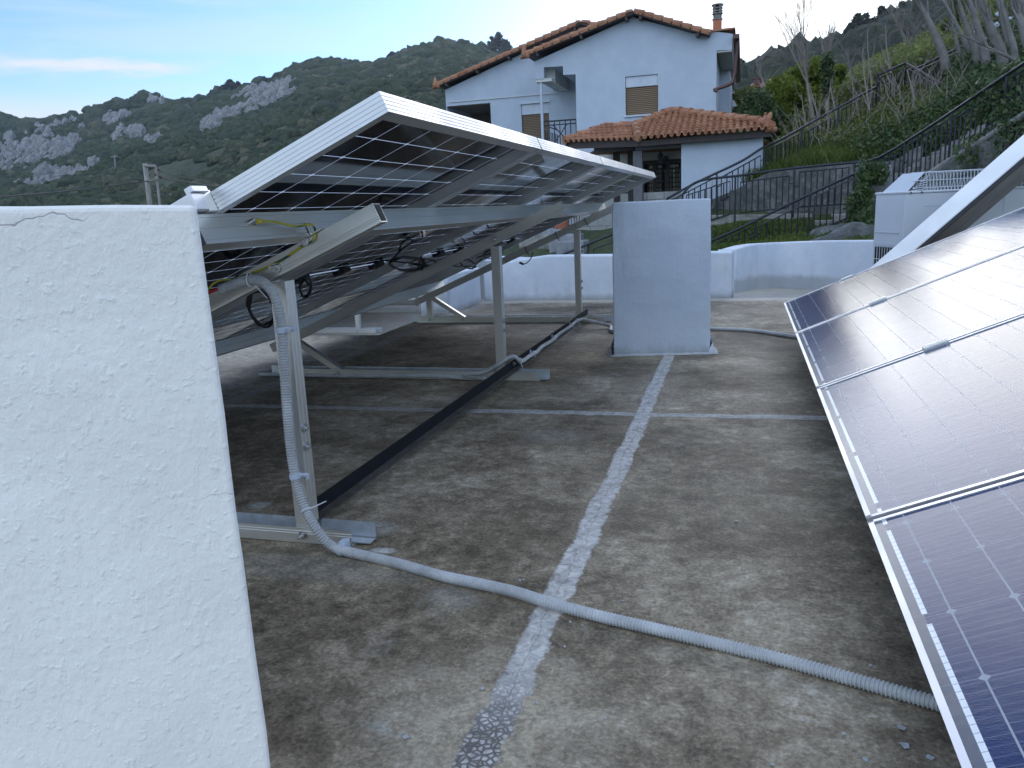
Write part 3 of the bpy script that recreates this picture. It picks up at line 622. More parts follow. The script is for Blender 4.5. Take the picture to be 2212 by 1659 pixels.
# earth wire
yp=1.5
pu=lambda x,y,dy=0: at(x,y,1.60+dy)
# lug position on the purlin's outer face
def onpurl(x,y,off=.004):
    w=ray(x,y); o=Vector((0,0,H)); P0=Vector((-.6,0,.987))+e*(-.412)+e*off; W_=Vector(w); t=((P0-o).dot(e))/W_.dot(e); return o+W_*t
lug=onpurl(545,478)
wp=[onpurl(552,477,.010),onpurl(570,478,.012),onpurl(600,480,.016),onpurl(630,488,.020),onpurl(650,488,.022),onpurl(668,484,.024),onpurl(678,490,.026)]
fb=1.672-.018
wp+= [at(681,503,fb-.006),at(677,516,fb-.008),at(668,525,fb-.01),at(655,530,fb-.006),at(640,540,fb-.005),at(610,560,fb-.006),at(570,580,fb-.008),at(530,594,fb-.01),at(500,602,fb-.012),at(475,606,fb-.015),at(458,615,fb-.03),at(440,640,fb-.05)]
mb=MB(); mb.tube(smooth_path(wp,8),.0026,8); ew=mb.build('earth_wire',M['earth'],None,smooth=True,label='yellow and green earth wire bolted to the purlin and the nearest rafter',cat='wire')
mb=MB(); mb.cyl(lug-e*.004,e,.006,.010,12); mb.cyl(lug+e*.006,e,.0045,.004,6); mb.build('lug_bolt',M['steel'],ew)
mb=MB(); a1=onpurl(549,477,.006); b1=onpurl(564,478,.010); mb.tube([a1,a1.lerp(b1,.4),b1],[.0045,.0065,.005],10); mb.build('crimp_sleeve',M['yellow'],ew,smooth=True)
q=at(660,523,fb-.008); mb=MB(); mb.obox(q,e,(0,1,0),n,(-.008,.008),(-.006,.007),(-.008,.008)); mb.build('wire_clamp',M['steel'],ew,bevel=.0015)
mb=MB(); q=at(655,510,fb+.012); mb.obox(Vector((-.6,1.66,.987))+e*(-.411)+n*(-.0605),e,(0,1,0),n,(.001,.004),(-.020,.020),(.0,.03)); mb.obox(Vector((-.6,1.66,.987))+e*(-.411)+n*(-.0605),e,(0,1,0),n,(.004,.034),(-.020,.020),(.0005,.0035)); mb.build('angle_cleat',M['alu'],mid)
# black leads looped under the panels
def under(x,y,off):
    w=Vector(ray(x,y)); o=Vector((0,0,H)); P0=Vector((-.6,0,.987))+n*off; t=((P0-o).dot(n))/w.dot(n); return o+w*t
def loop(cx,cy,rx,ry,ang,off,turns,label,dr=.004,tail=None,r=.0035):
    pts=[]; random.seed(int(cx))
    for k in range(int(turns*16)):
        a_=k/16*2*math.pi; s_=1+.06*math.sin(k*.7)+.04*math.sin(k*1.9+cx)
        x=cx+(math.cos(a_)*rx*math.cos(ang)-math.sin(a_)*ry*math.sin(ang))*s_; y=cy+(math.cos(a_)*rx*math.sin(ang)+math.sin(a_)*ry*math.cos(ang))*s_
        p_=under(x,y,off); p_+=n*(.004*math.sin(k*.9)); pts.append(p_)
    if tail: pts=[under(tail[0][0],tail[0][1],off+.03)]+pts+[under(tail[1][0],tail[1][1],off+.03)]
    mb=MB(); mb.tube(smooth_path(pts,3),r,6)
    return mb.build('cable_loop',M['wire'],None,smooth=True,label=label,cat='cable',group='black cable loops under the raised row')
loop(565,665,26,40,-.35,-.10,4.2,'coiled black leads hanging right beside the nearest post, under its conduit bend',tail=((590,620),(600,650)))
loop(660,620,12,20,.1,-.06,2.2,'short black lead loop peeking out just right of the nearest post',tail=((655,600),(650,640)))
loop(880,570,38,14,.05,-.06,3.2,'flattened coil of black leads, left one of the pair under the mid panels',tail=((822,562),(915,575)))
loop(925,575,22,15,.3,-.06,2.4,'smaller coil of black leads, right one of the pair under the mid panels',tail=((890,570),(945,585)))
loop(1010,570,18,8,.35,-.05,2.2,'black lead loop showing just above the middle rafter',tail=((980,575),(1040,560)))
loop(1062,548,18,9,-.3,-.05,2.2,'black lead loop hanging just left of the middle post head',tail=((1030,556),(1085,545)))
mb=MB(); mb.tube(smooth_path([under(900,520,-.02),under(880,530,-.05),under(858,548,-.06),under(850,560,-.05)],6),.0035,6); mb.tube(smooth_path([under(905,505,-.01),under(890,512,-.04),under(868,525,-.05),under(862,545,-.05)],6),.0035,6); mb.build('hanging_cable',M['wire'],None,smooth=True,label='pair of black leads drooping from the panel backs above the coils',cat='cable')
# lead dangling from the farthest rafter, with its ties
fa=5.53-.021
mb=MB(); mb.tube(smooth_path([at(1150,545,fa),at(1148,556,fa-.01),at(1138,568,fa-.01),at(1128,571,fa-.01)],6),.0035,6); mb.tube([at(1131,571,fa-.01),at(1122,567,fa-.01)],.008,8); mb.build('dangling_lead',M['wire'],None,smooth=True,label='black lead with plug dangling from the farthest rafter',cat='cable')
for (x_,y_) in ((1137,533),(1202,500),(1265,470)):
    q=at(x_,y_+6,5.53)
    mb=MB(); 
    s0=(Vector((q.x,0,q.z))-Vector((-.6,0,.987))).dot(e); o=Vector((-.6,5.53,.987))+e*s0+n*(-.0608-.023)
    pts=[o+Vector((0,-.0205,0))+n*-.026,o+Vector((0,-.0205,0))+n*.026,o+Vector((0,.0205,0))+n*.026,o+Vector((0,.0205,0))+n*-.026]
    mb.tube(pts,.003,6,closed=True); mb.tube([pts[0],pts[0]-n*.02+e*.01],.002,5)
    mb.build('rafter_tie',M['black'],mid)
# loose flakes of paint and pebbles
def chip(x,y,s,k,kind):
    g_=gnd(x,y); mb=MB(); random.seed(k); m_=7
    if kind=='flake':
        pts=[(g_.x+math.cos(a_*6.283/m_)*s*(.5+random.random()*.6),g_.y+math.sin(a_*6.283/m_)*s*(.5+random.random()*.6)) for a_ in range(m_)]
        vs=[(p_[0],p_[1],.0016+random.random()*.002) for p_ in pts]; mb.add(vs+[(v[0],v[1],v[2]+.0012) for v in vs],[tuple(range(m_))[::-1],tuple(range(m_,2*m_))]+[(i,(i+1)%m_,m_+(i+1)%m_,m_+i) for i in range(m_)])
        return mb.build('paint_flake',M['parapet'],None,label='pale paint flake lying on the dark roof floor',cat='paint flake',group='paint flakes and pebbles on the roof floor')
    mb.lathe([(s*.1,0),(s*.7,s*.2),(s*.8,s*.5),(s*.6,s*.9),(s*.1,s*1.)],(g_.x,g_.y,.0),8)
    return mb.build('pebble',M['parapet'],None,smooth=True,label='small pale pebble lying on the dark roof floor',cat='pebble',group='paint flakes and pebbles on the roof floor')
fl=[(1947,1575,.007),(1955,1614,.009),(2008,1640,.006),(1822,1588,.005),(1870,1645,.005),(1590,1128,.006),(877,1595,.006),(1131,1255,.004),(1345,1300,.004),(1668,1655,.004),(1735,1560,.003),(1220,1400,.003)]
pb=[(1123,1256,.0045),(1232,1345,.004),(1258,1352,.003),(1042,1490,.005),(1295,1185,.003),(1500,1240,.003),(1880,1440,.004),(1308,1552,.003),(1160,1520,.004)]
for i,(x,y,s) in enumerate(fl): chip(x,y,s,i,'flake')
for i,(x,y,s) in enumerate(pb): chip(x,y,s,i,'pebble')
# ================================================================ HEAT PUMP
Yh=6.35; a0=at(1889,560,Yh+.05); tL=at(1893,421,Yh+.25); tC=at(1951,418,Yh)
x0=at(1951,500,Yh).x; x1=x0+1.15; zt=at(1951,419,Yh).z; dp=.36
# unit is turned slightly so that its left side shows
A0=Vector((x0,Yh,-.1)); ux=Vector((math.cos(rad(-3)),math.sin(rad(-3)),0)); vy=Vector((-.245,.97,0)); 
lft=at(1889,470,Yh+.33); vy=(Vector((lft.x,lft.y,0))-Vector((x0,Yh,0))); vy.normalize()
root=empty('heat_pump',(x0,Yh,-.1),'white outdoor heat pump with a wire guard on top, right of the parapet','heat pump')
Z=Vector((0,0,1)); hh=zt+.1
mb=MB(); mb.obox(A0,ux,vy,Z,(0,1.15),(0,.36),(.03,hh)); mb.obox(A0,ux,vy,Z,(-.006,1.156),(-.006,.366),(hh,hh+.018)); 
M['hp']=simple('beige_white_enamel',(.56,.60,.64),.45,0,.04,4)
mb.build('casing',M['hp'],root,bevel=.006)
mb=MB(); mb.obox(A0,ux,vy,Z,(-.004,0),(.02,.34),(hh-.37,hh-.03)); mb.build('side_cover',M['hp'],root,bevel=.002)
mb=MB(); mb.obox(A0,ux,vy,Z,(-.0025,0),(.03,.33),(.10,hh-.385)); mb.build('side_opening',M['darkglass'],root)
mb=MB()
for k in range(10): mb.tube([A0+vy*(.035+.032*k)+Z*.10-ux*.008,A0+vy*(.035+.032*k)+Z*(hh-.385)-ux*.008],.0028,5)
for k in range(6): mb.tube([A0+vy*.03+Z*(.12+.1*k)-ux*.011,A0+vy*.33+Z*(.12+.1*k)-ux*.011],.0028,5)
mb.build('side_grille',M['hp'],root)
mb=MB(); mb.obox(A0,ux,vy,Z,(.15,1.0),(-.003,0),(hh-.72,hh-.42)); mb.build('front_opening',M['darkglass'],root)
mb=MB()
for k in range(7): mb.obox(A0,ux,vy,Z,(.15,1.0),(-.012,-.003),(hh-.72+.045*k,hh-.712+.045*k))
mb.obox(A0,ux,vy,Z,(.12,1.03),(-.008,-.0035),(hh-.545,hh-.525)); mb.build('louvre',M['black'],root)
mb=MB()
for z in (hh-.09,hh-.25): mb.obox(A0,ux,vy,Z,(.12,1.08),(-.003,0),(z,z+.004))
mb.obox(A0,ux,vy,Z,(.62,.624),(-.003,0),(hh-.36,hh-.05)); mb.build('panel_seam',M['hp'],root)
# top discharge guard
Tz=hh+.018; gz=.125
mb=MB(); 
a_=[A0+ux*.03+vy*.03+Z*Tz,A0+ux*.03+vy*.33+Z*Tz,A0+ux*.14+vy*.30+Z*(Tz+gz),A0+ux*.14+vy*.05+Z*(Tz+gz)]
mb.face(a_); mb.face([p_+Z*.002+ux*.004 for p_ in a_][::-1]); mb.build('guard_cheek',M['hp'],root,keep=True)
mb=MB()
for k in range(44):
    xx=.15+k*.0215; mb.tube([A0+ux*xx+vy*.02+Z*Tz,A0+ux*xx+vy*.045+Z*(Tz+gz),A0+ux*xx+vy*.31+Z*(Tz+gz),A0+ux*xx+vy*.335+Z*Tz],.0026,4)
for v_,z_ in ((.03,.02),(.038,.07),(.046,gz),(.12,gz+.003),(.2,gz+.003),(.30,gz)): mb.tube([A0+ux*(.06 if z_<.1 else .14)+vy*v_+Z*(Tz+z_),A0+ux*1.10+vy*v_+Z*(Tz+z_)],.003,4)
for k in range(7): mb.tube([A0+ux*(.045+k*.015)+vy*.022+Z*(Tz+.015*k),A0+ux*.15+vy*.022+Z*(Tz+.015*k+.012)],.0025,4)
mb.build('fan_guard',M['hp'],root)
mb=MB()
for xx in (.03,.10,.6,1.1): mb.cyl(A0+ux*xx+Z*(hh+.006)-vy*.0065,-vy,.008,.003,10)
mb.build('screws',M['steel'],root)
# ================================================================ MAIN HOUSE
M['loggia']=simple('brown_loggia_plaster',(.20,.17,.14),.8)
Yw=26.; z2=lambda x,y:((1050+.38427*x)/1.1573,.38427*y/1.1573)
def h(x,y,Y=Yw): v=z2(x,y); return at(v[0],v[1],Y)
house=empty('house',h(1400,900)-Vector((0,0,3)),'two storey white house with tiled gables and brown roller shutters','house')
def wallpoly(pts,Y,depth,mat,name,par,zlow=None):
    P=[h(x,y,Y) for x,y in pts]; mb=MB(); mb.extrude([(p.x,p.z) for p in P],(0,Y,0),(1,0,0),(0,0,1),(0,depth,0)); return mb.build(name,mat,par)
def cutout(o,boxes):
    mb=MB()
    for a,b in boxes: mb.box(a,b)
    c=mb.build('cutter',M['house']); org=root_org(o.parent) if o.parent else Vector((0,0,0)); c.location=-Vector((0,0,0))
    bpy.context.view_layer.update()
    md=o.modifiers.new('cut','BOOLEAN'); md.object=c; md.solver='EXACT'; bpy.context.view_layer.update()
    dg=bpy.context.evaluated_depsgraph_get(); me=bpy.data.meshes.new_from_object(o.evaluated_get(dg)); o.modifiers.clear(); o.data=me
    bpy.data.objects.remove(c)
zb=-1.0; bx=lambda x,z,Y=Yw: None
def hp(x,y,Y=Yw):
    p=h(x,y,Y); return (p.x,p.z)
# right block (front plane Yw)
R=[hp(742,402),hp(1385,112),hp(1885,246),hp(1893,200),hp(2034,220),hp(2030,325),hp(1927,330),hp(1925,765)]
xr=R[-1][0]; R[-2]=(xr,R[-2][1])
R+= [(xr,zb),(hp(1014,880)[0],zb),hp(1012,483),hp(932,487),hp(930,430),hp(805,437),hp(805,513),hp(750,515)]
mb=MB(); mb.extrude(R,(0,Yw,0),(1,0,0),(0,0,1),(0,9,0)); blk=mb.build('wall',M['house'],house)
w0,w1=hp(1335,500),hp(1549,483); wb=hp(1340,752)[1]; wt=hp(1440,490)[1]
cutout(blk,[((w0[0],Yw-.1,wb),(w1[0],Yw+.16,wt))])
mb=MB(); mb.box((w0[0]+.01,Yw+.07,wb+.01),(w1[0]-.01,Yw+.10,wt-.32)); sh=mb.build('shutter',M['shutter'],house)
mb=MB(); mb.box((w0[0]+.01,Yw+.04,wt-.318),(w1[0]-.01,Yw+.14,wt-.01)); mb.box((w0[0]-.04,Yw-.05,wb-.05),(w1[0]+.04,Yw-.004,wb-.003)); mb.box((w0[0]-.03,Yw-.012,wb+.0),(w0[0]-.004,Yw-.004,wt)); mb.box((w1[0]+.004,Yw-.012,wb),(w1[0]+.03,Yw-.004,wt)); mb.build('window_frame',M['parapet'],house)
# left wing, set back
Yl=28.5
Lp=[hp(163,585,Yl),hp(1045,170,Yl),hp(1210,205,Yl),hp(1420,250,Yl)]
Lp+=[(Lp[-1][0],zb),(Lp[0][0]+.05,zb)]
mb=MB(); mb.extrude(Lp,(0,Yl,0),(1,0,0),(0,0,1),(0,8,0)); lw=mb.build('wall',M['house'],house)
o0,o1=hp(175,690,Yl),hp(457,672,Yl); d0,d1=hp(657,680,Yl),hp(836,665,Yl)
cutout(lw,[((o0[0],Yl-.1,zb+1.4),(o1[0],Yl+3.,o1[1]+.02)),((d0[0],Yl-.1,zb+1.2),(d1[0],Yl+.14,d1[1]))])
mb=MB(); mb.box((d0[0]+.02,Yl+.06,zb+1.22),(d1[0]-.02,Yl+.1,d1[1]-.36)); mb.build('shutter',M['shutter'],house)
mb=MB(); mb.box((d0[0]+.01,Yl+.03,d1[1]-.355),(d1[0]-.01,Yl+.13,d1[1]-.01)); mb.box((d0[0]-.05,Yl-.03,d1[1]+.003),(d1[0]+.05,Yl-.003,d1[1]+.06)); mb.build('window_frame',M['parapet'],house)
mb=MB(); q0,q1=h(172,668,Yl),h(885,604,Yl); mb.obox(Vector((q0.x+.1,Yl-.03,q0.z)),(1,0,0),(0,1,0),(0,0,1),(0,q1.x-q0.x),(0,.027),(-.012,.012)); mb.build('string_course',M['soffit'],house)
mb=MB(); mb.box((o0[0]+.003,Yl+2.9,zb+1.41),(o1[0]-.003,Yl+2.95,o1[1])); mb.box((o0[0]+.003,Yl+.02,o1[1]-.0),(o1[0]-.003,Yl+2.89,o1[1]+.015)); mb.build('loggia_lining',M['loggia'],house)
# balcony recess: beam, soffit, slim column, railing
mb=MB(); s0=hp(752,515); s1=hp(805,513); mb.box((s0[0],Yw+.02,s0[1]-.10),(s1[0]+.25,Yw+.4,s0[1]+.0)); mb.box((s1[0],Yw+.42,s1[1]-.08),(s1[0]+.28,Yl-.01,s1[1]+.35)); mb.build('beam',M['soffit'],house)
mb=MB(); c0=hp(780,700); c1_=hp(796,700); mb.box((c0[0],Yw+.05,zb+1.0),(c1_[0],Yw+.05+(c1_[0]-c0[0]),s0[1]-.102)); mb.build('column',M['house'],house,bevel=.01)
mb=MB(); r0=hp(803,790,Yw+.1); r1_=hp(1014,776,Yw+.1); rb=hp(900,900,Yw+.1)[1]; rt=r1_[1]; yy=Yw+.12
def bar(a,b,r=.018): mb.tube([a,b],r,6)
bar((r0[0],yy,rt),(r1_[0],yy,rt),.025); bar((r0[0],yy,rt-.12),(r1_[0],yy,rt-.12)); 
for k in range(7):
    x=r0[0]+(r1_[0]-r0[0])*k/6; bar((x,yy,rt),(x,yy,rb-.4),.016)
bar((r0[0]+.3,yy,rt-.12),(r1_[0]-.2,yy,rb-.2),.016); bar((r1_[0]-.3,yy,rt-.12),(r0[0]+.3,yy,rb-.2),.016)
for k in range(9): bar((r0[0]+.0,yy+.25*k,rt-.25),(r0[0],yy+.25*k,rb-.4),.016)
bar((r0[0],yy,rt-.1),(r0[0],yy+2.1,rt-.1),.022); mb.build('balcony_railing',M['iron'],house)
mb=MB(); mb.box((r0[0]-.05,Yw+.03,rb-.62),(r1_[0]-.01,Yl-.01,rb-.45)); mb.build('balcony_slab',M['soffit'],house)
mb=MB(); mb.box((hp(1014,700)[0]-.002,Yw+2.45,zb+1),(hp(1014,700)[0]-.25,Yl-.005,s1[1]+.4)); 
# roofs: verge tile rows on the gable slopes + slabs behind
def roof_edge(a,b,Y,depth,name,flip=False,th=.16):
    """tiled roof plane whose near verge runs from a to b in the plane Y"""
    A=Vector((a[0],Y-.35,a[1])); B=Vector((b[0],Y-.35,b[1])); u=(B-A).normalized(); Ln=(B-A).length; nn_=Vector((-u.z,0,u.x)); 
    if nn_.z<0: nn_=-nn_
    mb=MB(); mb.obox(A,u,(0,1,0),nn_,(0,Ln),(0.04,depth),(0,.07)); ts=mb.build('roof',M['wood'],house)
    mb=MB(); step=.30; k=0
    tn=int(Ln/step)
    rise=1 if B.z>A.z else -1
    for k in range(tn+1):
        s0=k*step; s1=min(Ln,s0+step+.04)
        for c,yo in ((0,.10),(1,.34)):
            # barrel tiles lying along the slope, lower end lifted over its neighbour
            pts=[]; seg=6; r0,r1=(.115,.095) if rise>0 else (.095,.115)
            vs=[]
            for (s_,r_,l_) in ((s0,r0,.10 if rise>0 else .075),(s1,r1,.075 if rise>0 else .10)):
                for q in range(seg+1):
                    an=math.pi*q/seg; vs.append(A+u*s_+Vector((0,yo+math.cos(an)*r_,0))+nn_*(l_+math.sin(an)*r_*.95-.01))
            for (s_,r_,l_) in ((s0,r0-.02,.10 if rise>0 else .075),(s1,r1-.02,.075 if rise>0 else .10)):
                for q in range(seg+1):
                    an=math.pi*q/seg; vs.append(A+u*s_+Vector((0,yo+math.cos(an)*r_,0))+nn_*(l_+math.sin(an)*r_*.95-.01))
            m_=seg+1; fs=[]
            for q in range(seg):
                fs+=[(q,q+1,m_+q+1,m_+q),(2*m_+q,3*m_+q,3*m_+q+1,2*m_+q+1),(q,2*m_+q,2*m_+q+1,q+1),(m_+q,m_+q+1,3*m_+q+1,3*m_+q)]
            fs+=[(0,m_,3*m_,2*m_),(seg,2*m_+seg,3*m_+seg,m_+seg)]
            mb.add(vs,fs)
    mb.obox(A,u,(0,1,0),nn_,(0,Ln),(.46,depth),(.071,.14))
    # under-tiles peeping at the verge
    for k in range(tn):
        mb.obox(A+u*(k*step),u,(0,1,0),nn_,(.02,step-.03),(.0,.10),(.02,.085))
    mb.build('roof_tiles',M['tile'],ts)
    mb=MB(); mm=max(2,int(Ln/1.05))
    for k in range(mm):
        s_=.35+k*(Ln-.6)/(mm-1) if mm>1 else .3
        mb.obox(A+u*s_,u,(0,1,0),nn_,(-.04,.04),(.05,.36),(-.10,-.001))
    mb.build('rafter_ends',M['wood'],ts)
    return ts
def ornament(p,Y,sc=1.):
    mb=MB(); mb.tube([Vector((p[0]-.05,Y-.3,p[1]-.02)),Vector((p[0]-.09,Y-.3,p[1]+.12*sc)),Vector((p[0]-.06,Y-.3,p[1]+.26*sc)),Vector((p[0]-.07,Y-.3,p[1]+.38*sc))],[.10,.085,.06,.02],8); mb.tube([Vector((p[0]-.2,Y-.3,p[1]-.03)),Vector((p[0]+.1,Y-.3,p[1]+.03))],[.04,.09],8)
    mb.build('roof_ornament',M['tile'],house,smooth=True)
off=.0
roof_edge(hp(690,366,Yw-.35),hp(1388,86,Yw-.35),Yw,9.4,'a'); roof_edge(hp(1882,232,Yw-.35),hp(1384,86,Yw-.35),Yw,9.4,'b')
roof_edge(hp(108,565,Yl-.35),hp(1046,155,Yl-.35),Yl,8.6,'c'); roof_edge(hp(1425,250,Yl-.35),hp(1042,155,Yl-.35),Yl,8.6,'d')
ornament(hp(690,366,Yw-.35),Yw); ornament(hp(108,565,Yl-.35),Yl,.9)
# right hand eaves box, gutter and pipe
e0=h(1893,200); e1=h(2034,220); eb=h(2030,325)
mb=MB(); mb.box((e0.x-.02,Yw-.06,e0.z-.03),(e1.x+.08,Yw+9.2,e0.z+.02)); mb.build('roof',M['tile'],house)
mb=MB(); mb.box((e1.x+.02,Yw-.25,e1.z-.18),(e1.x+.20,Yw+9.2,e1.z-.06)); mb.build('gutter',M['copper'],house)
mb=MB(); p_=[Vector((e1.x+.13,Yw+.15,e1.z-.15)),Vector((e1.x+.10,Yw+.15,eb.z-.3)),Vector((e1.x+.05,Yw+.12,eb.z-.75)),Vector((e1.x-.05,Yw+.06,eb.z-.95)),Vector((e1.x-.5,Yw+.03,eb.z-1.08)),Vector((xr+.04,Yw+.02,eb.z-1.12))]
mb.tube(smooth_path(p_,6),.055,8); mb.build('drainpipe',M['copper'],house,smooth=True)
mb=MB(); mb.box((xr+.003,Yw+.012,eb.z-.035),(e1.x-.02,Yw+9,eb.z-.005)); mb.build('soffit',M['soffit'],house)
mb=MB(); mb.box((xr+.003,Yw+3.5,zb),(xr+.35,Yw+9,eb.z-.05)); mb.build('wall',M['house'],house)
# chimney
c0=h(1906,190,Yw+.6); c1_=h(1962,190,Yw+.6); ct=h(1930,132,Yw+.6); tt=h(1930,28,Yw+.6); cw=c1_.x-c0.x
mb=MB(); mb.box((c0.x,Yw+.5,e0.z-.3),(c1_.x,Yw+.5+cw,ct.z)); chs=mb.build('chimney',M['brick'],house)
mb=MB(); zz=ct.z; hgt=tt.z-ct.z
cx_=(c0.x+c1_.x)/2; cy_=Yw+.5+cw/2
for k,(f0,f1,r_) in enumerate(((0,.10,.62),(.10,.36,.50),(.36,.44,.64),(.44,.52,.46),(.52,.60,.62),(.60,.70,.44),(.70,.78,.62),(.78,.9,.46),(.9,1.,.70))):
    if k in (3,5,7):
        for sx in (-1,1):
            for sy in (-1,1): mb.box((cx_+sx*cw*r_*.8-.04,cy_+sy*cw*r_*.8-.04,zz+hgt*f0),(cx_+sx*cw*r_*.8+.04,cy_+sy*cw*r_*.8+.04,zz+hgt*f1))
    else: mb.lathe([(cw*r_*.96,zz+hgt*f0),(cw*r_*1.03,zz+hgt*(f0+f1)/2),(cw*r_*.96,zz+hgt*f1)],(cx_,cy_,0),14)
mb.build('chimney_cap',M['capstone'],chs)
# ================================================================ PORCH PAVILION
Yp=19.5; hq=lambda x,y,Y=Yp: h(x,y,Y); z3=lambda x,y,Y: at(1555+.3126*x,.3126*y,Y)
porch=empty('porch',hq(1500,1300),'small porch with hipped terracotta tile roof, dark beams and white side wall','building')
EL=hq(1420,905); ER=z3(372,888,Yp); ER.z=(ER.z); EL2=hq(935,905,Yp+1.2)
zE=EL.z; AP=hq(1635,727,Yp+2.6); RR=z3(330,872,Yp+.25)
def tiled_plane(P0,P1,T,name,depth_clip=None,tw=.155,course=.25):
    """tiles on the plane through the eave P0-P1 and the ridge polygon T (list of points); clipped to that outline"""
    u=(P1-P0).normalized(); poly=[P0,P1]+T; nrm=(P1-P0).cross(T[0]-P0).normalized()
    if nrm.z<0: nrm=-nrm
    v=nrm.cross(u); 
    if v.z<0: v=-v
    P2=[((p-P0).dot(u),(p-P0).dot(v)) for p in poly]
    def inside(x,y):
        c=False; j=len(P2)-1
        for i in range(len(P2)):
            xi,yi=P2[i]; xj,yj=P2[j]
            if (yi>y)!=(yj>y) and x<(xj-xi)*(y-yi)/(yj-yi)+xi: c=not c
            j=i
        return c
    xs=[p[0] for p in P2]; ys=[p[1] for p in P2]; mb=MB()
    nx=int((max(xs)-min(xs))/tw*10); ny=int((max(ys))/course)+1; vid={}
    vs=[]; fs=[]
    dx=tw/10; x0=min(xs); rnd=random.Random(5)
    rows=[]
    for j in range(ny): rows+= [(j*course-.05,.045,j),(j*course+course*.5,.02,j),(j*course+course-.05-.001,.0,j)]
    def hh_(x,j):
        ph=(x/tw)%1.; col=int(x//tw); w_=abs(ph-.5)*2
        jit=math.sin(col*12.9+j*78.2)*.006
        return (math.sqrt(max(0,1-(w_/.62)**2))*.05 if w_<.62 else -.0-math.sqrt(max(0,1-((1-w_)/.40)**2))*.028)+jit
    grid=[]
    for (y,lift,j) in rows:
        grid.append([ (x0+i*dx,y,hh_(x0+i*dx,j)+lift) for i in range(nx+1)])
    idx={}
    def gv(a,b):
        if (a,b) not in idx:
            x,y,z=grid[a][b]; idx[(a,b)]=len(vs); vs.append(P0+u*x+v*y+nrm*z)
        return idx[(a,b)]
    for a in range(len(rows)-1):
        for b in range(nx):
            xm=(grid[a][b][0]+grid[a][b+1][0])/2; ym=(grid[a][b][1]+grid[a+1][b][1])/2
            if inside(xm,max(.02,ym)): fs.append((gv(a,b),gv(a,b+1),gv(a+1,b+1),gv(a+1,b)))
    mb.add(vs,fs); o=mb.build(name,M['tile'],porch,keep=True); 
    sm=o.modifiers.new('t','SOLIDIFY'); sm.thickness=.018; sm.offset=-1
    return o
def hip(a,b,name='ridge_tiles',r=.10):
    mb=MB(); d=b-a; n_=max(1,int(d.length/.36)); u=d.normalized()
    for k in range(n_):
        p=a+d*(k/n_); q=a+d*((k+1.12)/n_); mb.tube([p+Vector((0,0,.05)),q+Vector((0,0,.03))],[r*1.12,r*.9],10)
    mb.build(name,M['tile'],porch)
nrm_=(ER-EL).cross(AP-EL).normalized(); v_=z2(1402,824); w_=Vector(ray(*v_)); o_=Vector((0,0,H)); QL=o_+w_*((EL-o_).dot(nrm_)/w_.dot(nrm_))
v_=z2(2210,800); w_=Vector(ray(*v_)); QR=o_+w_*((EL-o_).dot(nrm_)/w_.dot(nrm_))
tiled_plane(EL,ER,[RR+Vector((-.0,1.2,.38)),QR,AP,QL],'roof_tiles')
AR=AP+Vector((.0,0,0)); 
hip(QL,AP); hip(EL,QL); hip(ER+Vector((-.05,.05,.02)),QR); hip(QR,AP)
# left, lower hipped part
BR=QL+Vector((-.03,.0,-.02)); BL=hq(1200,838,Yp+1.9); E2L=hq(940,925,Yp+.9); E2R=hq(1418,905,Yp+.15)
tiled_plane(E2L,E2R,[BR,BL],'roof_tiles'); hip(E2L,BL); hip(BL,BR+Vector((0,.3,.05)))
bk=MB(); bk.face([AP,AP+Vector((-2.6,1.2,-.9)),AP+Vector((2.8,1.4,-.95))]); bk.face([AP,ER+Vector((0,2.2,.0)),ER]); bk.face([AP,EL,EL+Vector((-.1,3.4,-.0))]); bk.build('roof',M['tile'],porch,keep=True)
mb=MB(); p0=z3(345,880,Yp+.1); mb.tube([p0+Vector((-.05,0,-.05)),p0+Vector((-.06,0,.12)),p0+Vector((.0,0,.26)),p0+Vector((.02,0,.33))],[.09,.07,.06,.02],8); mb.tube([p0+Vector((-.1,0,-.03)),p0+Vector((.16,0,-.06))],[.09,.05],8); mb.build('roof_ornament',M['tile'],porch,smooth=True)
# eaves board, beams, ceiling
mb=MB()
def beam(a,b,hg,wd,m='wood',name='beam'):
    k=MB(); d=b-a; u=d.normalized(); k.obox(a,u,(0,1,0),(0,0,1),(0,d.length),(0,wd),(-hg,0)); return k.build(name,M[m],porch)
beam(EL+Vector((0,.12,-.03)),ER+Vector((-.05,.12,-.03)),.13,.06); beam(E2L+Vector((.02,.06,.035)),E2R+Vector((0,.06,.035)),.20,.06)
beam(hq(1400,935,Yp+.45),z3(40,948,Yp+.45),.16,.2,'woodgrey'); beam(hq(1130,955,Yp+1.0),hq(1390,930,Yp+1.0),.16,.2,'woodgrey')
zc=hq(1400,955,Yp+.5).z
k=MB(); a=hq(1100,950,Yp+.7); b=hq(1720,950,Yp+.7); k.box((a.x,Yp+.72,zc+.12),(b.x,Yp+4.2,zc+.16)); k.build('ceiling',M['wood'],porch)
# posts
for (x,Y,wd) in ((1385,Yp+.45,.22),(1000,Yp+1.0,.2)):
    a=hq(x,940,Y); b=hq(x+45,1310,Y); k=MB(); k.box((a.x,Y,hq(x,1330,Y).z-.6),(a.x+wd,Y+wd,a.z-.16)); k.build('post',M['woodgrey' if x>1100 else 'wood'],porch)
for x in (1255,1350): 
    Y=Yp+2.2; a=hq(x,980,Y); k=MB(); k.box((a.x,Y,-.5),(a.x+.16,Y+.16,a.z)); k.build('post',M['wood'],porch)
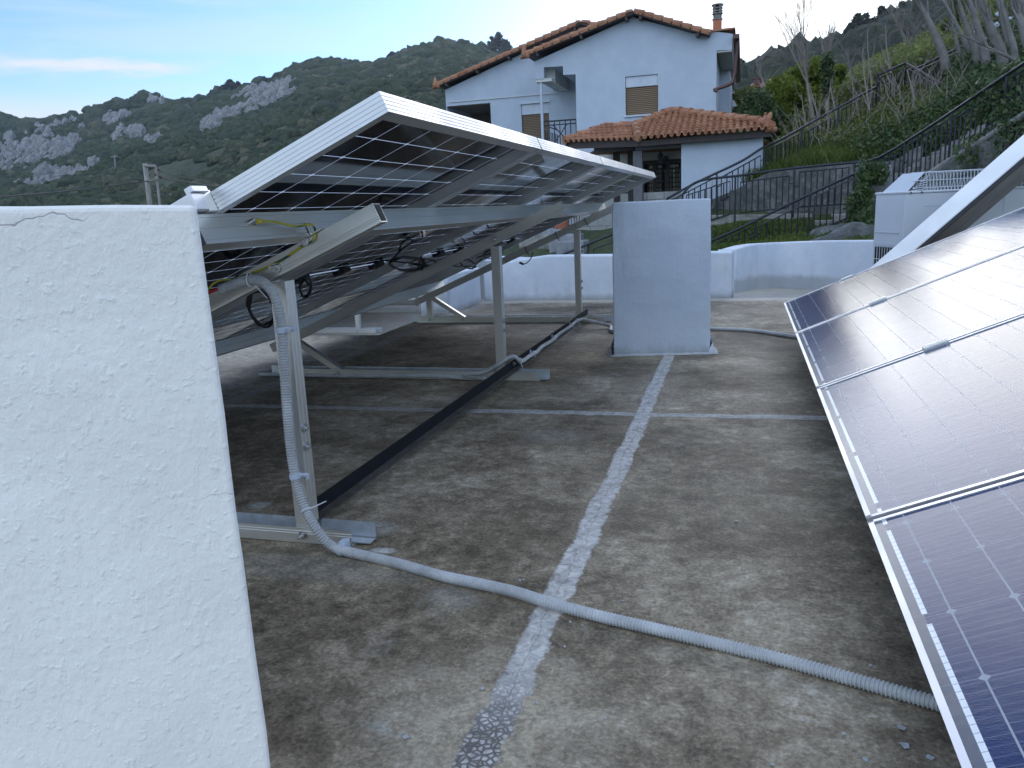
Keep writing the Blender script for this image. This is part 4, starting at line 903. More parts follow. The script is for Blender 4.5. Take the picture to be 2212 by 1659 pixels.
# back wall with dark windows, iron grille
Yb=Yp+3.9; a=hq(1040,955,Yb); b=hq(1740,955,Yb); zt_=zc+.1; zmid=hq(1550,1070,Yb).z; zlow=hq(1550,1250,Yb).z
k=MB(); k.box((a.x-1.6,Yb,zmid),(b.x,Yb+.2,zt_)); k.box((a.x-1.6,Yb,-.9),(b.x,Yb+.2,zlow-.0)); k.build('back_wall',M['soffit'],porch)
k=MB(); k.box((a.x-1.6,Yb+.12,zlow),(b.x,Yb+.16,zmid)); win=k.build('window',M['darkglass'],porch)
k=MB()
for xx in (1490,1590,1660): q=hq(xx,1100,Yb); k.box((q.x,Yb+.09,zlow),(q.x+(.35 if xx!=1590 else .22),Yb+.115,zmid-.1))
k.build('curtains',M['curtain'],win)
k=MB(); 
for xx in range(1440,1720,22): q=hq(xx,1100,Yb-.05); k.tube([(q.x,Yb-.05,zlow),(q.x,Yb-.05,zmid)],.010,5)
for zz in range(7): zq=zlow+(zmid-zlow)*zz/6; k.tube([(hq(1440,1100,Yb).x,Yb-.05,zq),(hq(1712,1100,Yb).x,Yb-.05,zq)],.014,5)
k.build('window_grille',M['iron'],win)
k=MB(); 
for xx in (1436,1516,1600,1690): q=hq(xx,1100,Yb-.1); k.box((q.x,Yb-.08,zlow-.05),(q.x+.09,Yb-.002,zmid+.02))
k.box((hq(1436,1,Yb).x,Yb-.08,zmid+.021),(b.x-.1,Yb-.002,zmid+.12)); k.build('window_frame',M['wood'],win)
# white side wall right
sw0=hq(1700,935,Yp+.35); sw1=z3(300,925,Yp+.35); stp=hq(2170,905,Yp+.35)
k=MB(); k.extrude([(sw0.x,sw0.z),(stp.x,hq(2130,905,Yp+.35).z+.0),(hq(2175,880,Yp+.35).x,hq(2175,885,Yp+.35).z),(sw1.x,sw1.z+.05),(sw1.x,-1.2),(sw0.x,-1.2)],(0,Yp+.35,0),(1,0,0),(0,0,1),(0,.22,0)); k.build('side_wall',M['house'],porch)
k=MB(); k.box((sw1.x-.22,Yp+.575,-1.2),(sw1.x-.002,Yp+4,sw1.z)); k.box((sw0.x+.004,Yp+.36,sw0.z+.003),(sw1.x-.1,Yp+.5,sw0.z+.16)); k.build('side_wall',M['conc_cool'],porch)
# low stone wall
k=MB(); a=hq(1430,1255,Yp+.7); b=hq(1712,1240,Yp+.7); k.box((a.x,Yp+.7,-.8),(sw0.x-.004,Yp+1.,a.z)); k.build('low_wall',M['stone'],porch)
k=MB(); a=at(1240,478,Yp+.9); b=at(1345,478,Yp+.9); k.box((a.x,Yp+.85,-.9),(b.x,Yp+1.15,at(1290,455,Yp+.9).z)); k.build('low_wall',M['stone'],porch)
# lantern
lp=hq(1565,955,Yp+.9); root=empty('lantern',lp,'black wrought lantern hanging from the porch beam','lantern')
ys=Yp+.9; s_=.0116
k=MB(); k.tube([Vector((lp.x,ys,hq(1565,958,ys).z)),Vector((lp.x,ys,hq(1565,985,ys).z))],.012,6); k.lathe([(.02,hq(1565,985,ys).z),(.025,hq(1565,992,ys).z),(.045,hq(1565,1000,ys).z),(.085,hq(1565,1015,ys).z),(.085,hq(1565,1018,ys).z)][::-1],(lp.x,ys,0),6); k.build('canopy',M['iron'],root)
zt1=hq(1565,1018,ys).z; zb1=hq(1565,1052,ys).z
k=MB()
for q in range(6):
    a_=q*math.pi/3; k.tube([(lp.x+.078*math.cos(a_),ys+.078*math.sin(a_),zt1),(lp.x+.055*math.cos(a_),ys+.055*math.sin(a_),zb1)],.007,5)
k.lathe([(.02,zb1-.05),(.06,zb1-.02),(.06,zb1)],(lp.x,ys,0),6); k.lathe([(.074,(zt1+zb1)/2-.006),(.074,(zt1+zb1)/2+.006)],(lp.x,ys,0),6); k.build('cage',M['iron'],root)
k=MB(); k.lathe([(.02,zb1),(.035,zb1+.04),(.038,zt1-.05),(.02,zt1)],(lp.x,ys,0),8); k.build('glass',M['darkglass'],root)
# wall lamp disc behind it
k=MB(); q=hq(1598,1035,Yb-.06); k.tube([Vector((q.x,Yb-.10,q.z)),Vector((q.x,Yb-.005,q.z))],.085,12); k.build('wall_lamp',M['iron'],None,label='round black wall lamp on the porch back wall, half hidden by the lantern',cat='lamp')
# terracotta pot & ironwork seen through the gap left of the white block
q=at(1213,498,Yp-.6); k=MB(); k.lathe([(.10,0),(.16,.06),(.19,.25),(.21,.30),(.21,.34),(.17,.34)],(q.x,Yp-.6,q.z),14); k.build('flower_pot',M['brick'],None,smooth=True,label='brown terracotta pot on the stone ledge left of the porch steps',cat='flower pot')
# ================================================================ STEPS, RETAINING WALLS, LEDGES
def zpoly(name,pts,Y,dep,mat,label,cat,Y1=None,slope=None):
    """upright wall whose outline is surveyed on the plane Y"""
    P=[at(x,y,Y) for x,y in pts]; mb=MB(); mb.extrude([(p.x,p.z) for p in P],(0,Y,0),(1,0,0),(0,0,1),(0,dep,0))
    o=mb.build(name,mat,None,bevel=.02,label=label,cat=cat); return o
def rough_wall(name,top,Y0,Y1,zb_,th_,mat,label,amp=.05,cat='wall'):
    """retaining wall with an uneven crest: top = list of survey points, distance runs from Y0 (first) to Y1 (last)"""
    from mathutils import noise as mn
    n_=len(top); P=[]
    for i,(x,y) in enumerate(top): P.append(at(x,y,Y0+(Y1-Y0)*i/(n_-1)))
    Q=[]
    for a,b in zip(P[:-1],P[1:]):
        m_=max(1,int((b-a).length/.12))
        for k in range(m_): Q.append(a.lerp(b,k/m_))
    Q.append(P[-1]); vs=[]; R_=10; 
    for p in Q:
        z0_=zb_(p) if callable(zb_) else zb_
        for k in range(R_+1):
            z=z0_+(p.z-z0_)*k/R_; nz=mn.noise(Vector((p.x*1.3,z*1.3,p.y)))*amp+mn.noise(Vector((p.x*5,z*5,p.y)))*amp*.35
            vs.append(Vector((p.x,p.y+nz,z+(mn.noise(Vector((p.x*4,7,0)))*amp*.5 if k==R_ else 0))))
        vs.append(Vector((p.x,p.y+th_,vs[-1].z-.01)))
    m_=R_+2; fs=[(i*m_+k,(i+1)*m_+k,(i+1)*m_+k+1,i*m_+k+1) for i in range(len(Q)-1) for k in range(m_-1)]
    mb=MB(); mb.add(vs,fs); return mb.build(name,mat,None,smooth=False,keep=False,label=label,cat=cat)
rough_wall('retaining_wall',[(1480,446),(1540,430),(1600,404),(1622,390),(1665,372),(1720,360),(1790,353),(1850,350),(1900,352),(1935,345),(1995,312)],19.6,18.6,-.3,.5,M['conc_dark'],'long stained concrete retaining wall behind the middle railing')
zpoly('ledge',[(1500,466),(1755,461),(1755,492),(1500,500)],18.9,.5,M['conc'],'wide mossy concrete ledge below the retaining wall','ledge')
zpoly('ledge',[(1745,449),(1842,447),(1842,461),(1745,463)],19.15,.4,M['conc'],'short concrete ledge above and right of the wide ledge','ledge')
for i,(xa,xb,y,hh2) in enumerate(((1760,1822,476,17),(1800,1850,463,14),(1740,1800,492,14),(1700,1770,505,10))):
    a=at(xa,y,18.4+.1*i); b=at(xb,y+hh2,18.4+.1*i); mb=MB(); mb.box((a.x,18.2+.1*i,b.z-.3),(b.x,18.9+.1*i,a.z)); 
    mb.build('stair_step',M['conc'],None,bevel=.02,label=['broad concrete step in the grass under the short ledge','upper concrete step close to the ivy','lower concrete step in the grass, left of the rock','lowest thin step beside the low railing'][i],cat='step')
zpoly('gate_pier',[(1882,358),(1928,356),(1929,420),(1882,420)],16.6,.45,M['conc_cool'],'short grey concrete pier overgrown by ivy where the railings meet','pier')
# upper flight with its stringer
st=empty('concrete_stair',at(1930,400,17.2),'upper flight of concrete steps climbing right behind its railing','stairs')
for i in range(11):
    f=i/10; x=1932+(2150-1932)*f; y=384-(384-262)*f; Y=17.3-1.2*f
    a=at(x,y,Y); mb=MB(); mb.box((a.x-.05,Y-.05,a.z-.5),(a.x+.62,Y+.95,a.z)); mb.build('step',M['conc'],st,bevel=.015)
rough_wall('stringer_wall',[(1990,392),(2018,372),(2060,345),(2100,322),(2150,290),(2196,262),(2260,222),(2400,140)],15.6,13.2,lambda p:-.6,.30,M['conc_dark'],'sloping dark concrete wall at the right that carries the upper steps, pale worn crest',.03)
mb=MB(); pp=[at(x,y-2,15.6-2.4*i/5)+Vector((0,.1,0)) for i,(x,y) in enumerate([(2012,376),(2060,345),(2100,322),(2150,290),(2196,262),(2260,222)])]
mb.tube(smooth_path(pp,6),.055,8); mb.build('wall_coping',M['conc'],None,smooth=True,label='pale worn cement coping along the sloping dark wall',cat='coping')
# whitewashed ivy wall behind the collector
zpoly('garden_wall',[(2106,430),(2150,398),(2260,340),(2420,300),(2420,560),(2106,560)],10.6,.3,M['white'],'whitewashed wall with creeping ivy behind the collector','wall')
# rock heap
def rock(p,s,seed,label,mat='conc_dark',sc=(1.6,.9,.7)):
    bm=bmesh.new(); bmesh.ops.create_icosphere(bm,subdivisions=4,radius=1); from mathutils import noise as mn
    for v in bm.verts:
        c=v.co.normalized(); d=1+.35*mn.noise(c*1.3+Vector((seed,0,0)))+.12*mn.noise(c*4+Vector((0,seed,0)))+.04*mn.noise(c*11)
        v.co=Vector((c.x*sc[0]*d,c.y*sc[1]*d,c.z*sc[2]*d))*s
    m=bpy.data.meshes.new('rock'); bm.to_mesh(m); bm.free(); m.materials.append(M[mat]); o=bpy.data.objects.new('boulder',m); COL.objects.link(o); o.location=p; o.rotation_euler=(0,rad(-14),0); tag(o,label,'boulder'); return o
rock(at(1832,532,15.6),.52,3,'grey boulder left of the heat pump, below the ivy'); rock(at(1795,513,17.0),.35,9,'small dark boulder at the foot of the low railing')
# left lower steps & stone seen through the frames
for i,(xa,xb,y) in enumerate(((1165,1225,497),(1185,1250,508),(1200,1262,522))):
    a=at(xa,y,18.6-.35*i); b=at(xb,y,18.6-.35*i); mb=MB(); mb.box((a.x,18.6-.35*i,a.z-.5),(b.x,19.2-.35*i,a.z)); mb.build('stair_step',M['conc_cool'],None,bevel=.02,label=['topmost pale step glimpsed left of the farthest post','middle pale step glimpsed left of the farthest post','lowest pale step glimpsed left of the farthest post'][i],cat='step')
rough_wall('retaining_wall',[(1120,508),(1170,503),(1200,520),(1225,535)],18.9,17.9,-1.,.4,M['conc'],'rough pale stone wall glimpsed between the panel posts',.12)
rough_wall('retaining_wall',[(1225,560),(1290,530),(1335,508),(1400,478)],18.6,18.9,-1.,.4,M['conc_dark'],'dark stone wall under the low railing, just left of the white block',.12)
# ================================================================ IRON RAILINGS
def railing(pts,label,hgt=.95,bal=.13,post=1.35,mat='iron',stepped=True,gap=.11,r=.022,drop=True):
    """pts: survey points of the handrail (x,y,Y)"""
    P=[at(*p) for p in pts]; root=empty('railing',P[0]-Vector((0,0,hgt)),label,'railing')
    mb=MB(); mb.tube(P if len(P)<3 else smooth_path(P,6),r*1.25,8); mb.build('handrail',M[mat],root,smooth=True)
    S=[0]
    for a,b in zip(P[:-1],P[1:]): S.append(S[-1]+(b-a).length)
    def pos(s):
        for i in range(len(S)-1):
            if s<=S[i+1] or i==len(S)-2: return P[i].lerp(P[i+1],min(1,(s-S[i])/(S[i+1]-S[i])))
    Lt=S[-1]; n_=max(1,round(Lt/post)); Zv=Vector((0,0,1))
    for k in range(n_+1):
        p=pos(Lt*k/n_); mb=MB(); mb.tube([p-Zv*hgt*1.12,p],r*.95,6); mb.build('post',M[mat],root)
    for k in range(n_):
        a=pos(Lt*(k+.09)/n_); b=pos(Lt*(k+.91)/n_); g_=gap*(1.35 if k%2 else .85); mb=MB()
        ta,tb=a-Zv*g_,b-Zv*g_; ba,bb=a-Zv*(hgt-.10),b-Zv*(hgt-.10)
        if stepped: # ends of the panels step down as a small cranked frame
            pa=pos(Lt*k/n_); pb=pos(Lt*(k+1)/n_); mb.tube([pa-Zv*(hgt*.42),a-Zv*(hgt*.42)],r*.5,5); mb.tube([pb-Zv*(hgt*.34),b-Zv*(hgt*.34)],r*.5,5)
        mb.tube([ba,ta,tb,bb],r*.75,5); mb.tube([ba,bb],r*.75,5)
        m_=max(2,int((tb-ta).length/bal))
        for j in range(1,m_): f=j/m_; mb.tube([ba.lerp(bb,f),ta.lerp(tb,f)],r*.60,4)
        mb.build('baluster_panel',M[mat],root)
    return root
railing([(1441,429,19.2),(1505,394,19.3),(1598,350,19.45),(1648,319,19.7),(1689,300,20.1),(1774,253,21.0),(1894,187,22.0)],'long dark railing rising from the porch wall up to the landing',hgt=.78)
railing([(1474,420,18.9),(1509,391.5,19.),(1600,379,18.8),(1700,365,18.5),(1800,355,18.0),(1874,347,17.6),(1917,331,17.2),(2025,263,16),(2118,200,15),(2212,137,14.2),(2330,60,13.4)],'main dark railing, level before the retaining wall and then climbing right over the upper steps',hgt=.92)
railing([(1150,587,17.2),(1203,556,17.3),(1265,530,17.4),(1324,506,17.5),(1400,480,17.6)],'low dark railing seen between the panel posts, left of the white block',hgt=.8,bal=.6,stepped=False)
railing([(1520,527,17.4),(1600,492,17.5),(1700,443,17.6),(1790,401,17.5),(1874,362,17.4)],'lowest dark railing crossing the grass right of the white block',hgt=.92)
railing([(1895,162.5,22.0),(1957,136,22.2)],'short upper landing railing, left leg, with rust-pale top rail',hgt=.92,post=3,mat='iron')
railing([(1957,136,22.2),(2035,181,21.4)],'upper landing railing, right leg, with rust-pale top rail',hgt=.98,post=4,mat='rust')
railing([(1965,150,22.3),(1990,143,22.6),(2040,118,23.2),(2086,97,24)],'topmost railing climbing away behind the landing',hgt=.8,post=2)
mb=MB(); mb.tube([at(1980,255,21.3),at(2028,225,21.3)],.03,6); mb.build('iron_strut',M['iron'],None,label='slanting iron strut against the corner of the upper landing railing',cat='strut')
# white flower-patterned fence left of the porch
mb=MB(); Yf=Yp+.2; a=at(1185,497,Yf); b=at(1252,488,Yf)
rt_=empty('garden_fence',a,'black wrought iron fence before a white wall, left of the farthest post','fence')
mb=MB()
for k in range(13):
    f=k/12; p=a.lerp(b,f); mb.tube([p,p+Vector((0,0,.62))],.011,5)
    if k%4==2:
        for q in range(3):
            for s_2 in (-1,1): mb.tube([p+Vector((0,0,.2+.15*q)),p+Vector((.06*s_2,0,.26+.15*q))],.009,4)
mb.tube([a+Vector((0,0,.62)),b+Vector((0,0,.62))],.016,5); mb.tube([a+Vector((0,0,.05)),b+Vector((0,0,.05))],.014,5); mb.build('fence_bars',M['iron'],rt_)
mb=MB(); a=at(1100,470,Yp+2.); b=at(1262,470,Yp+2.); mb.box((a.x,Yp+2.,-.9),(b.x,Yp+2.2,at(1200,430,Yp+2).z)); mb.build('garden_wall',M['house'],None,label='white garden wall behind the black wrought iron fence',cat='wall')
# far houses
def farhouse(x0,x1,ytop,yeave,Y,label,wallm='conc_cool',roofdir=1):
    a=at(x0,yeave,Y); b=at(x1,yeave,Y); t=at(x1 if roofdir>0 else x0,ytop,Y+3); root=empty('distant_house',(a.x,Y,a.z-3),label,'house')
    k=MB(); k.box((a.x,Y,a.z-5),(b.x,Y+6,a.z)); w_=k.build('wall',M[wallm],root)
    k=MB(); k.add([(a.x-.5,Y-.5,a.z),(b.x+.5,Y-.5,a.z+(.0)),(b.x+.5,Y+4,t.z),(a.x+1.5,Y+4,t.z-.3),(b.x+.5,Y+9,a.z),(a.x-.5,Y+9,a.z)],[(0,1,2,3),(3,2,4,5),(0,3,5),(1,4,2)]); rf=k.build('roof',M['tile'],root,keep=True)
    k=MB()
    nn3=int((b.x-a.x+1)/.45)
    for i in range(nn3):
        f=(i+.5)/nn3; p=Vector((a.x-.5+(b.x-a.x+1)*f,Y-.5,a.z+.03)); q=Vector((max(p.x,a.x+1.5)+ .0,Y+4,t.z-.0)); q=Vector((p.x,Y-.5+4.5*min(1,f*2.2+.1),a.z+(t.z-a.z)*min(1,f*2.2+.1)+.03)); k.tube([p,q],.12,5)
    k.build('roof_tiles',M['tile'],rf); return root,a,b,t
r_,a,b,t=farhouse(1637,1730,163,190,48,'distant grey-blue house with a tiled roof, half hidden by the green trees')
k=MB()
for x in (1633,1640): q=at(x,189,48); k.lathe([(.16,0),(.16,at(x,172,48).z-q.z),(.26,at(x,171,48).z-q.z),(.26,at(x,169,48).z-q.z)],(q.x,48,q.z),8)
k.build('flue_pipes',M['copper'],r_)
k=MB(); k.tube(smooth_path([at(1638,190,47.9),at(1643,198,47.9),at(1650,207,47.9),at(1652,216,47.9),at(1652,232,47.9)],4),.13,6); k.build('drainpipe',M['parapet'],r_,smooth=True)
k=MB(); a=at(1597,206,46); b=at(1638,193,46); k.add([a,b,b+Vector((0,3,.5)),a+Vector((0,3,.5)),a+Vector((0,0,-.25)),b+Vector((0,0,-.25)),b+Vector((0,3,.25)),a+Vector((0,3,.25))],[(0,1,2,3),(4,7,6,5),(0,4,5,1),(1,5,6,2),(2,6,7,3),(3,7,4,0)]); k.build('lean_to_roof',M['tile'],r_)
k=MB(); a=at(1602,206,46.5); b=at(1638,206,46.5); k.box((a.x,46.5,a.z-4),(b.x,48,a.z+.1)); k.build('wall',M['conc'],r_)
k=MB(); a=at(1574,200,44); b=at(1596,235,44); k.box((a.x,44,b.z-2),(b.x,46,a.z)); k.build('distant_outbuilding',M['conc_cool'],None,label='small grey rendered outbuilding right behind the corner of the white house',cat='outbuilding')
r_,a,b,t=farhouse(1850,1872,150,165,62,'tiny distant house with an orange roof on the slope, left of the landing railing','parapet')
# ================================================================ TERRAIN
from mathutils import noise as mn
def loft(name,rows,xs,mat,amp=.0,scale=.3,sub=(3,6),kind='structure',label=None,ridge_amp=0):
    """rows: list of (Y, [(x,y),...]) survey profiles at growing distance -> one continuous terrain sheet"""
    prof=[]
    for Y,pts in rows:
        px=[p[0] for p in pts]; py=[p[1] for p in pts]
        prof.append([np.array(at(float(x),float(np.interp(x,px,py)),Y)) for x in xs])
    G=[]
    for i in range(len(prof)-1):
        s=sub[0] if isinstance(sub[0],int) else sub[0][i]
        for k in range(s):
            f=k/s; f2=f
            G.append([a*(1-f2)+b*f2 for a,b in zip(prof[i],prof[i+1])])
    G.append(prof[-1]); ny=len(G); nx=len(xs); vs=[]
    for j,row in enumerate(G):
        for i,p in enumerate(row):
            q=Vector(p); d=mn.noise(q*scale)*amp+mn.noise(q*scale*2.7)*amp*.5+mn.noise(q*scale*7)*amp*.2
            if amp>1: d=d*min(1,j/6.)
            vs.append(q+Vector((0,0,d)))
    fs=[(j*nx+i,j*nx+i+1,(j+1)*nx+i+1,(j+1)*nx+i) for j in range(ny-1) for i in range(nx-1)]
    mb=MB(); mb.add(vs,fs); o=mb.build(name,mat,None,smooth=True,keep=True,kind=kind,label=label)
    return o,np.array([list(v) for v in vs]).reshape(ny,nx,3)
def soil_mat(name,c0,c1,c2,sc=1.):
    t=NT(name); a=t.noise(1.3*sc,6,.7); b=t.noise(9*sc,6,.75); c=t.ramp(t.math('ADD',t.math('MULTIPLY',a,.5),t.math('MULTIPLY',b,.5)),[(.36,c0),(.5,c1),(.64,c2)])
    t.P('Base Color',c); t.P('Roughness',.95); t.bump(b,.8,.06/sc); return t.m
M['soil']=soil_mat('grassy_soil',(.022,.028,.012),(.05,.07,.025),(.09,.10,.045))
M['valley']=soil_mat('valley_ground',(.03,.045,.02),(.05,.065,.03),(.08,.09,.05),.02)
mb=MB(); mb.face([(-3000,-3000,-6.2),(3000,-3000,-6.2),(3000,3000,-6.2),(-3000,3000,-6.2)]); mb.build('ground',M['valley'],kind='structure',label='low valley ground')
xs=list(np.linspace(850,2700,150))
rows=[(9.7,[(850,700),(2700,760)]),
 (16.2,[(850,610),(1150,600),(1324,580),(1540,556),(1650,545),(1750,520),(1850,500),(1930,480),(2000,450),(2100,420),(2200,400),(2500,330),(2700,280)]),
 (18.0,[(850,560),(1150,560),(1324,540),(1540,520),(1700,502),(1850,490),(1930,410),(2010,372),(2133,300),(2300,205),(2500,100),(2700,0)]),
 (19.2,[(850,545),(1150,530),(1300,510),(1540,470),(1700,458),(1850,450),(1930,370),(2010,318),(2133,245),(2300,140),(2500,30),(2700,-60)]),
 (19.9,[(850,540),(1200,500),(1300,495),(1480,450),(1540,434),(1600,408),(1622,394),(1665,376),(1720,364),(1790,352),(1870,338),(1930,300),(2010,258),(2133,200),(2300,90),(2500,-20),(2700,-120)]),
 (22.5,[(850,530),(1300,490),(1450,470),(1600,420),(1650,352),(1700,322),(1800,278),(1894,232),(1957,208),(2035,190),(2133,140),(2300,20),(2500,-100),(2700,-200)]),
 (26,[(850,520),(1300,480),(1500,440),(1600,395),(1650,345),(1700,312),(1800,262),(1894,205),(1957,180),(2035,150),(2133,85),(2300,-60),(2500,-170),(2700,-300)]),
 (34,[(850,505),(1300,470),(1560,300),(1640,262),(1700,250),(1800,225),(1894,170),(1957,142),(2060,100),(2160,30),(2300,-90),(2500,-260),(2700,-400)]),
 (46,[(850,490),(1300,460),(1560,290),(1640,252),(1700,240),(1800,205),(1894,155),(1957,120),(2060,70),(2160,10),(2300,-130),(2500,-300),(2700,-450)])]
soil,GS=loft('hillside',rows,xs,M['soil'],amp=.12,scale=.5,sub=(8,0),label='grassy hillside with steps')
# ---- far right ridge
rows=[(80,[(1400,290),(1563,262),(1700,245),(1894,205),(2061,150),(2300,40),(2700,-200)]),
 (150,[(1400,262),(1563,216),(1649,186),(1730,158),(1805,146),(1868,118),(1908,104),(1993,68),(2061,34),(2300,-90),(2700,-300)]),
 (210,[(1400,235),(1480,215),(1563,207),(1649,170),(1730,138),(1805,127),(1868,93),(1908,78),(1993,40),(2061,6),(2300,-120),(2700,-330)]),
 (260,[(1400,330),(1563,300),(1805,230),(2061,120),(2300,0),(2700,-200)])]
def scrub_mat(name,hue=1.,rocks=None):
    t=NT(name); a=t.noise(.035,6,.65); b=t.noise(.25,7,.75,dist=.5); c=t.noise(1.2,4,.7)
    m=t.math('ADD',t.math('ADD',t.math('MULTIPLY',a,.25),t.math('MULTIPLY',b,.45)),t.math('MULTIPLY',c,.3))
    col=t.ramp(m,[(.38,(.018*hue,.028,.012)),(.47,(.045*hue,.062,.026)),(.55,(.09*hue,.10,.045)),(.66,(.17*hue,.16,.09))])
    t.P('Base Color',col); t.P('Roughness',.95); t.bump(t.math('ADD',b,t.math('MULTIPLY',c,.5)),1.,1.6); return t.m
M['scrub']=scrub_mat('scrub_covered_hill',1.); M['scrub2']=scrub_mat('dark_wooded_ridge',.9)
ridge,GR=loft('ridge_right',rows,list(np.linspace(1400,2700,120)),M['scrub2'],amp=.9,scale=.05,sub=(12,0),label='backlit wooded ridge at the right')
# ---- left hills
ridge_l=[(-900,330),(-400,290),(-100,262),(0,253),(60,258),(100,259),(165,246),(250,226),(320,209),(390,216),(430,216),(480,193),(530,194),(580,178),(625,163),(665,145),(695,138),(740,139),(800,150),(850,126),(925,109),(975,101),(1050,110),(1100,124),(1160,135),(1300,150),(1500,190),(1700,215)]
rows=[(95,[(-900,640),(1700,590)]),(120,[(-900,470),(0,462),(420,462),(700,470),(1100,480),(1700,440)]),
 (190,[(-900,440),(0,440),(200,425),(300,400),(420,372),(560,345),(700,330),(900,320),(1100,330),(1700,330)]),
 (250,[(-900,420),(0,425),(130,410),(210,378),(300,340),(420,300),(560,268),(700,222),(800,205),(900,190),(1000,180),(1100,180),(1700,260)]),
 (290,[(-900,410),(0,415),(130,400),(230,370),(300,335),(420,298),(560,262),(700,215),(800,192),(900,165),(1000,150),(1100,160),(1700,240)]),
 (380,[(-900,370),(0,340),(130,330),(250,310),(350,285),(450,255),(560,218),(650,190),(700,172),(800,170),(900,135),(1000,120),(1100,138),(1700,228)]),
 (470,ridge_l),(560,[(x,y+90) for x,y in ridge_l])]
hill,GH=loft('hill_left',rows,list(np.linspace(-900,1700,330)),M['scrub'],amp=3.2,scale=.018,sub=([4,8,8,4,10,14,3],0),label='scrub covered mountain at the left')
# ---- scrub: one mesh of leafy clumps per hill
def unit_blobs(nv,seed):
    out=[]; rg_=random.Random(seed)
    for k in range(nv):
        bm=bmesh.new(); bmesh.ops.create_icosphere(bm,subdivisions=2,radius=1)
        o=Vector((rg_.random()*50,rg_.random()*50,0))
        for v in bm.verts:
            c=v.co.copy(); d=1+.45*mn.noise(c*1.7+o)+.3*mn.noise(c*4+o); v.co=Vector((c.x*d,c.y*d,max(-.3,c.z)*d*.85))
        out.append((np.array([list(v.co) for v in bm.verts]),np.array([[q.index for q in f.verts] for f in bm.faces]))); bm.free()
    return out
BL=unit_blobs(8,4)
def mesh_np(name,V,Fc,mat,**kw):
    m=bpy.data.meshes.new(name); m.vertices.add(len(V)); m.vertices.foreach_set('co',V.astype(np.float32).ravel()); k=Fc.shape[1]
    m.loops.add(Fc.size); m.loops.foreach_set('vertex_index',Fc.astype(np.int32).ravel()); m.polygons.add(len(Fc)); m.polygons.foreach_set('loop_start',np.arange(0,Fc.size,k,dtype=np.int32)); m.polygons.foreach_set('loop_total',np.full(len(Fc),k,dtype=np.int32))
    m.update(calc_edges=True); m.validate(); m.materials.append(mat); par=kw.pop('parent',None)
    if kw.pop('smooth',False): m.polygons.foreach_set('use_smooth',[True]*len(m.polygons))
    o=bpy.data.objects.new(name,m); COL.objects.link(o)
    if par is not None:
        org=np.array(root_org(par)); 
        co=(V-org).astype(np.float32); m.vertices.foreach_set('co',co.ravel()); o.parent=par; m.update()
    for k_,v in kw.items(): o[{'cat':'category'}.get(k_,k_)]=v
    return o
def scatter_blobs(name,pts,sizes,mat,zs=1.,**kw):
    Vs=[];Fs=[];b=0
    for i,(p,s) in enumerate(zip(pts,sizes)):
        V,Fc=BL[i%8]; a=random.random()*6.28; c,sn=math.cos(a),math.sin(a); R_=np.array([[c,sn,0],[-sn,c,0],[0,0,1]])
        Vs.append(V@R_*np.array([s,s,s*zs*(.75+.5*random.random())])+np.array(p)); Fs.append(Fc+b); b+=len(V)
    return mesh_np(name,np.vstack(Vs),np.vstack(Fs),mat,smooth=False,**kw)
def scrubleaf(name,c0,c1,c2):
    t=NT(name); r_=t.n('ShaderNodeNewGeometry').outputs['Random Per Island']; a=t.noise(.9,5,.75); c=t.ramp(r_,[(0,c0),(.45,c1),(.8,c1),(1,c2)]); c=t.mix(t.remap(a,.42,.62,0,.75),c,tuple(x*.35 for x in c0)); t.P('Base Color',c); t.P('Roughness',.9); t.bump(t.noise(2.2,4,.8),1.,.6); return t.m
M['maquis']=scrubleaf('maquis_shrubs',(.024,.046,.014),(.058,.082,.026),(.16,.145,.08)); M['maquis2']=scrubleaf('ridge_wood',(.03,.045,.022),(.06,.07,.035),(.13,.11,.08))
def sample_grid(G,n,jrange,irange,rng):
    J=rng.uniform(jrange[0],jrange[1],n); I=rng.uniform(irange[0],irange[1],n); j=J.astype(int); i=I.astype(int); fj=(J-j)[:,None]; fi=(I-i)[:,None]
    return G[j,i]*(1-fj)*(1-fi)+G[j+1,i]*fj*(1-fi)+G[j,i+1]*(1-fj)*fi+G[j+1,i+1]*fj*fi,J,I
rng=np.random.default_rng(5)
ny,nx=GH.shape[:2]
def projpx(P):
    q=P-np.array([0,0,H]); c=q@np.stack([_r,_d,_u]); return CX+F*c[:,0]/c[:,2],CY-F*c[:,1]/c[:,2]
# rock crags: survey outlines on the hill
CR_=[[(0,318),(35,300),(75,285),(120,268),(155,262),(188,258),(190,275),(170,290),(185,300),(165,318),(150,345),(180,360),(150,380),(120,400),(90,390),(60,372),(20,380),(0,390)],
     [(228,243),(262,248),(285,250),(298,265),(312,285),(335,305),(352,318),(330,325),(312,310),(290,296),(270,285),(262,300),(240,306),(226,292),(238,280),(228,265)],
     [(424,300),(440,272),(458,250),(478,232),(500,215),(530,202),(560,190),(590,175),(620,170),(645,178),(640,200),(615,215),(598,232),(560,245),(530,262),(500,270),(480,285),(450,292)],
     [(40,395),(110,385),(150,365),(190,372),(215,350),(225,362),(190,392),(140,410),(80,415),(40,410)],[(690,208),(703,206),(702,216),(692,220)],[(775,175),(785,174),(783,182),(774,183)],[(408,254),(420,252),(418,262),(408,262)],[(320,210),(350,215),(355,225),(325,222)]]
def inpoly(x,y,poly):
    c=np.zeros(len(x),bool); j=len(poly)-1
    for i in range(len(poly)):
        xi,yi=poly[i]; xj,yj=poly[j]; m_=((yi>y)!=(yj>y))&(x<(xj-xi)*(y-yi)/(yj-yi+1e-9)+xi); c^=m_; j=i
    return c
P_,J,I=sample_grid(GH,46000,(1,ny-4),(60,nx-40),rng); X_,Y_=projpx(P_)
inrock=np.zeros(len(X_),bool)
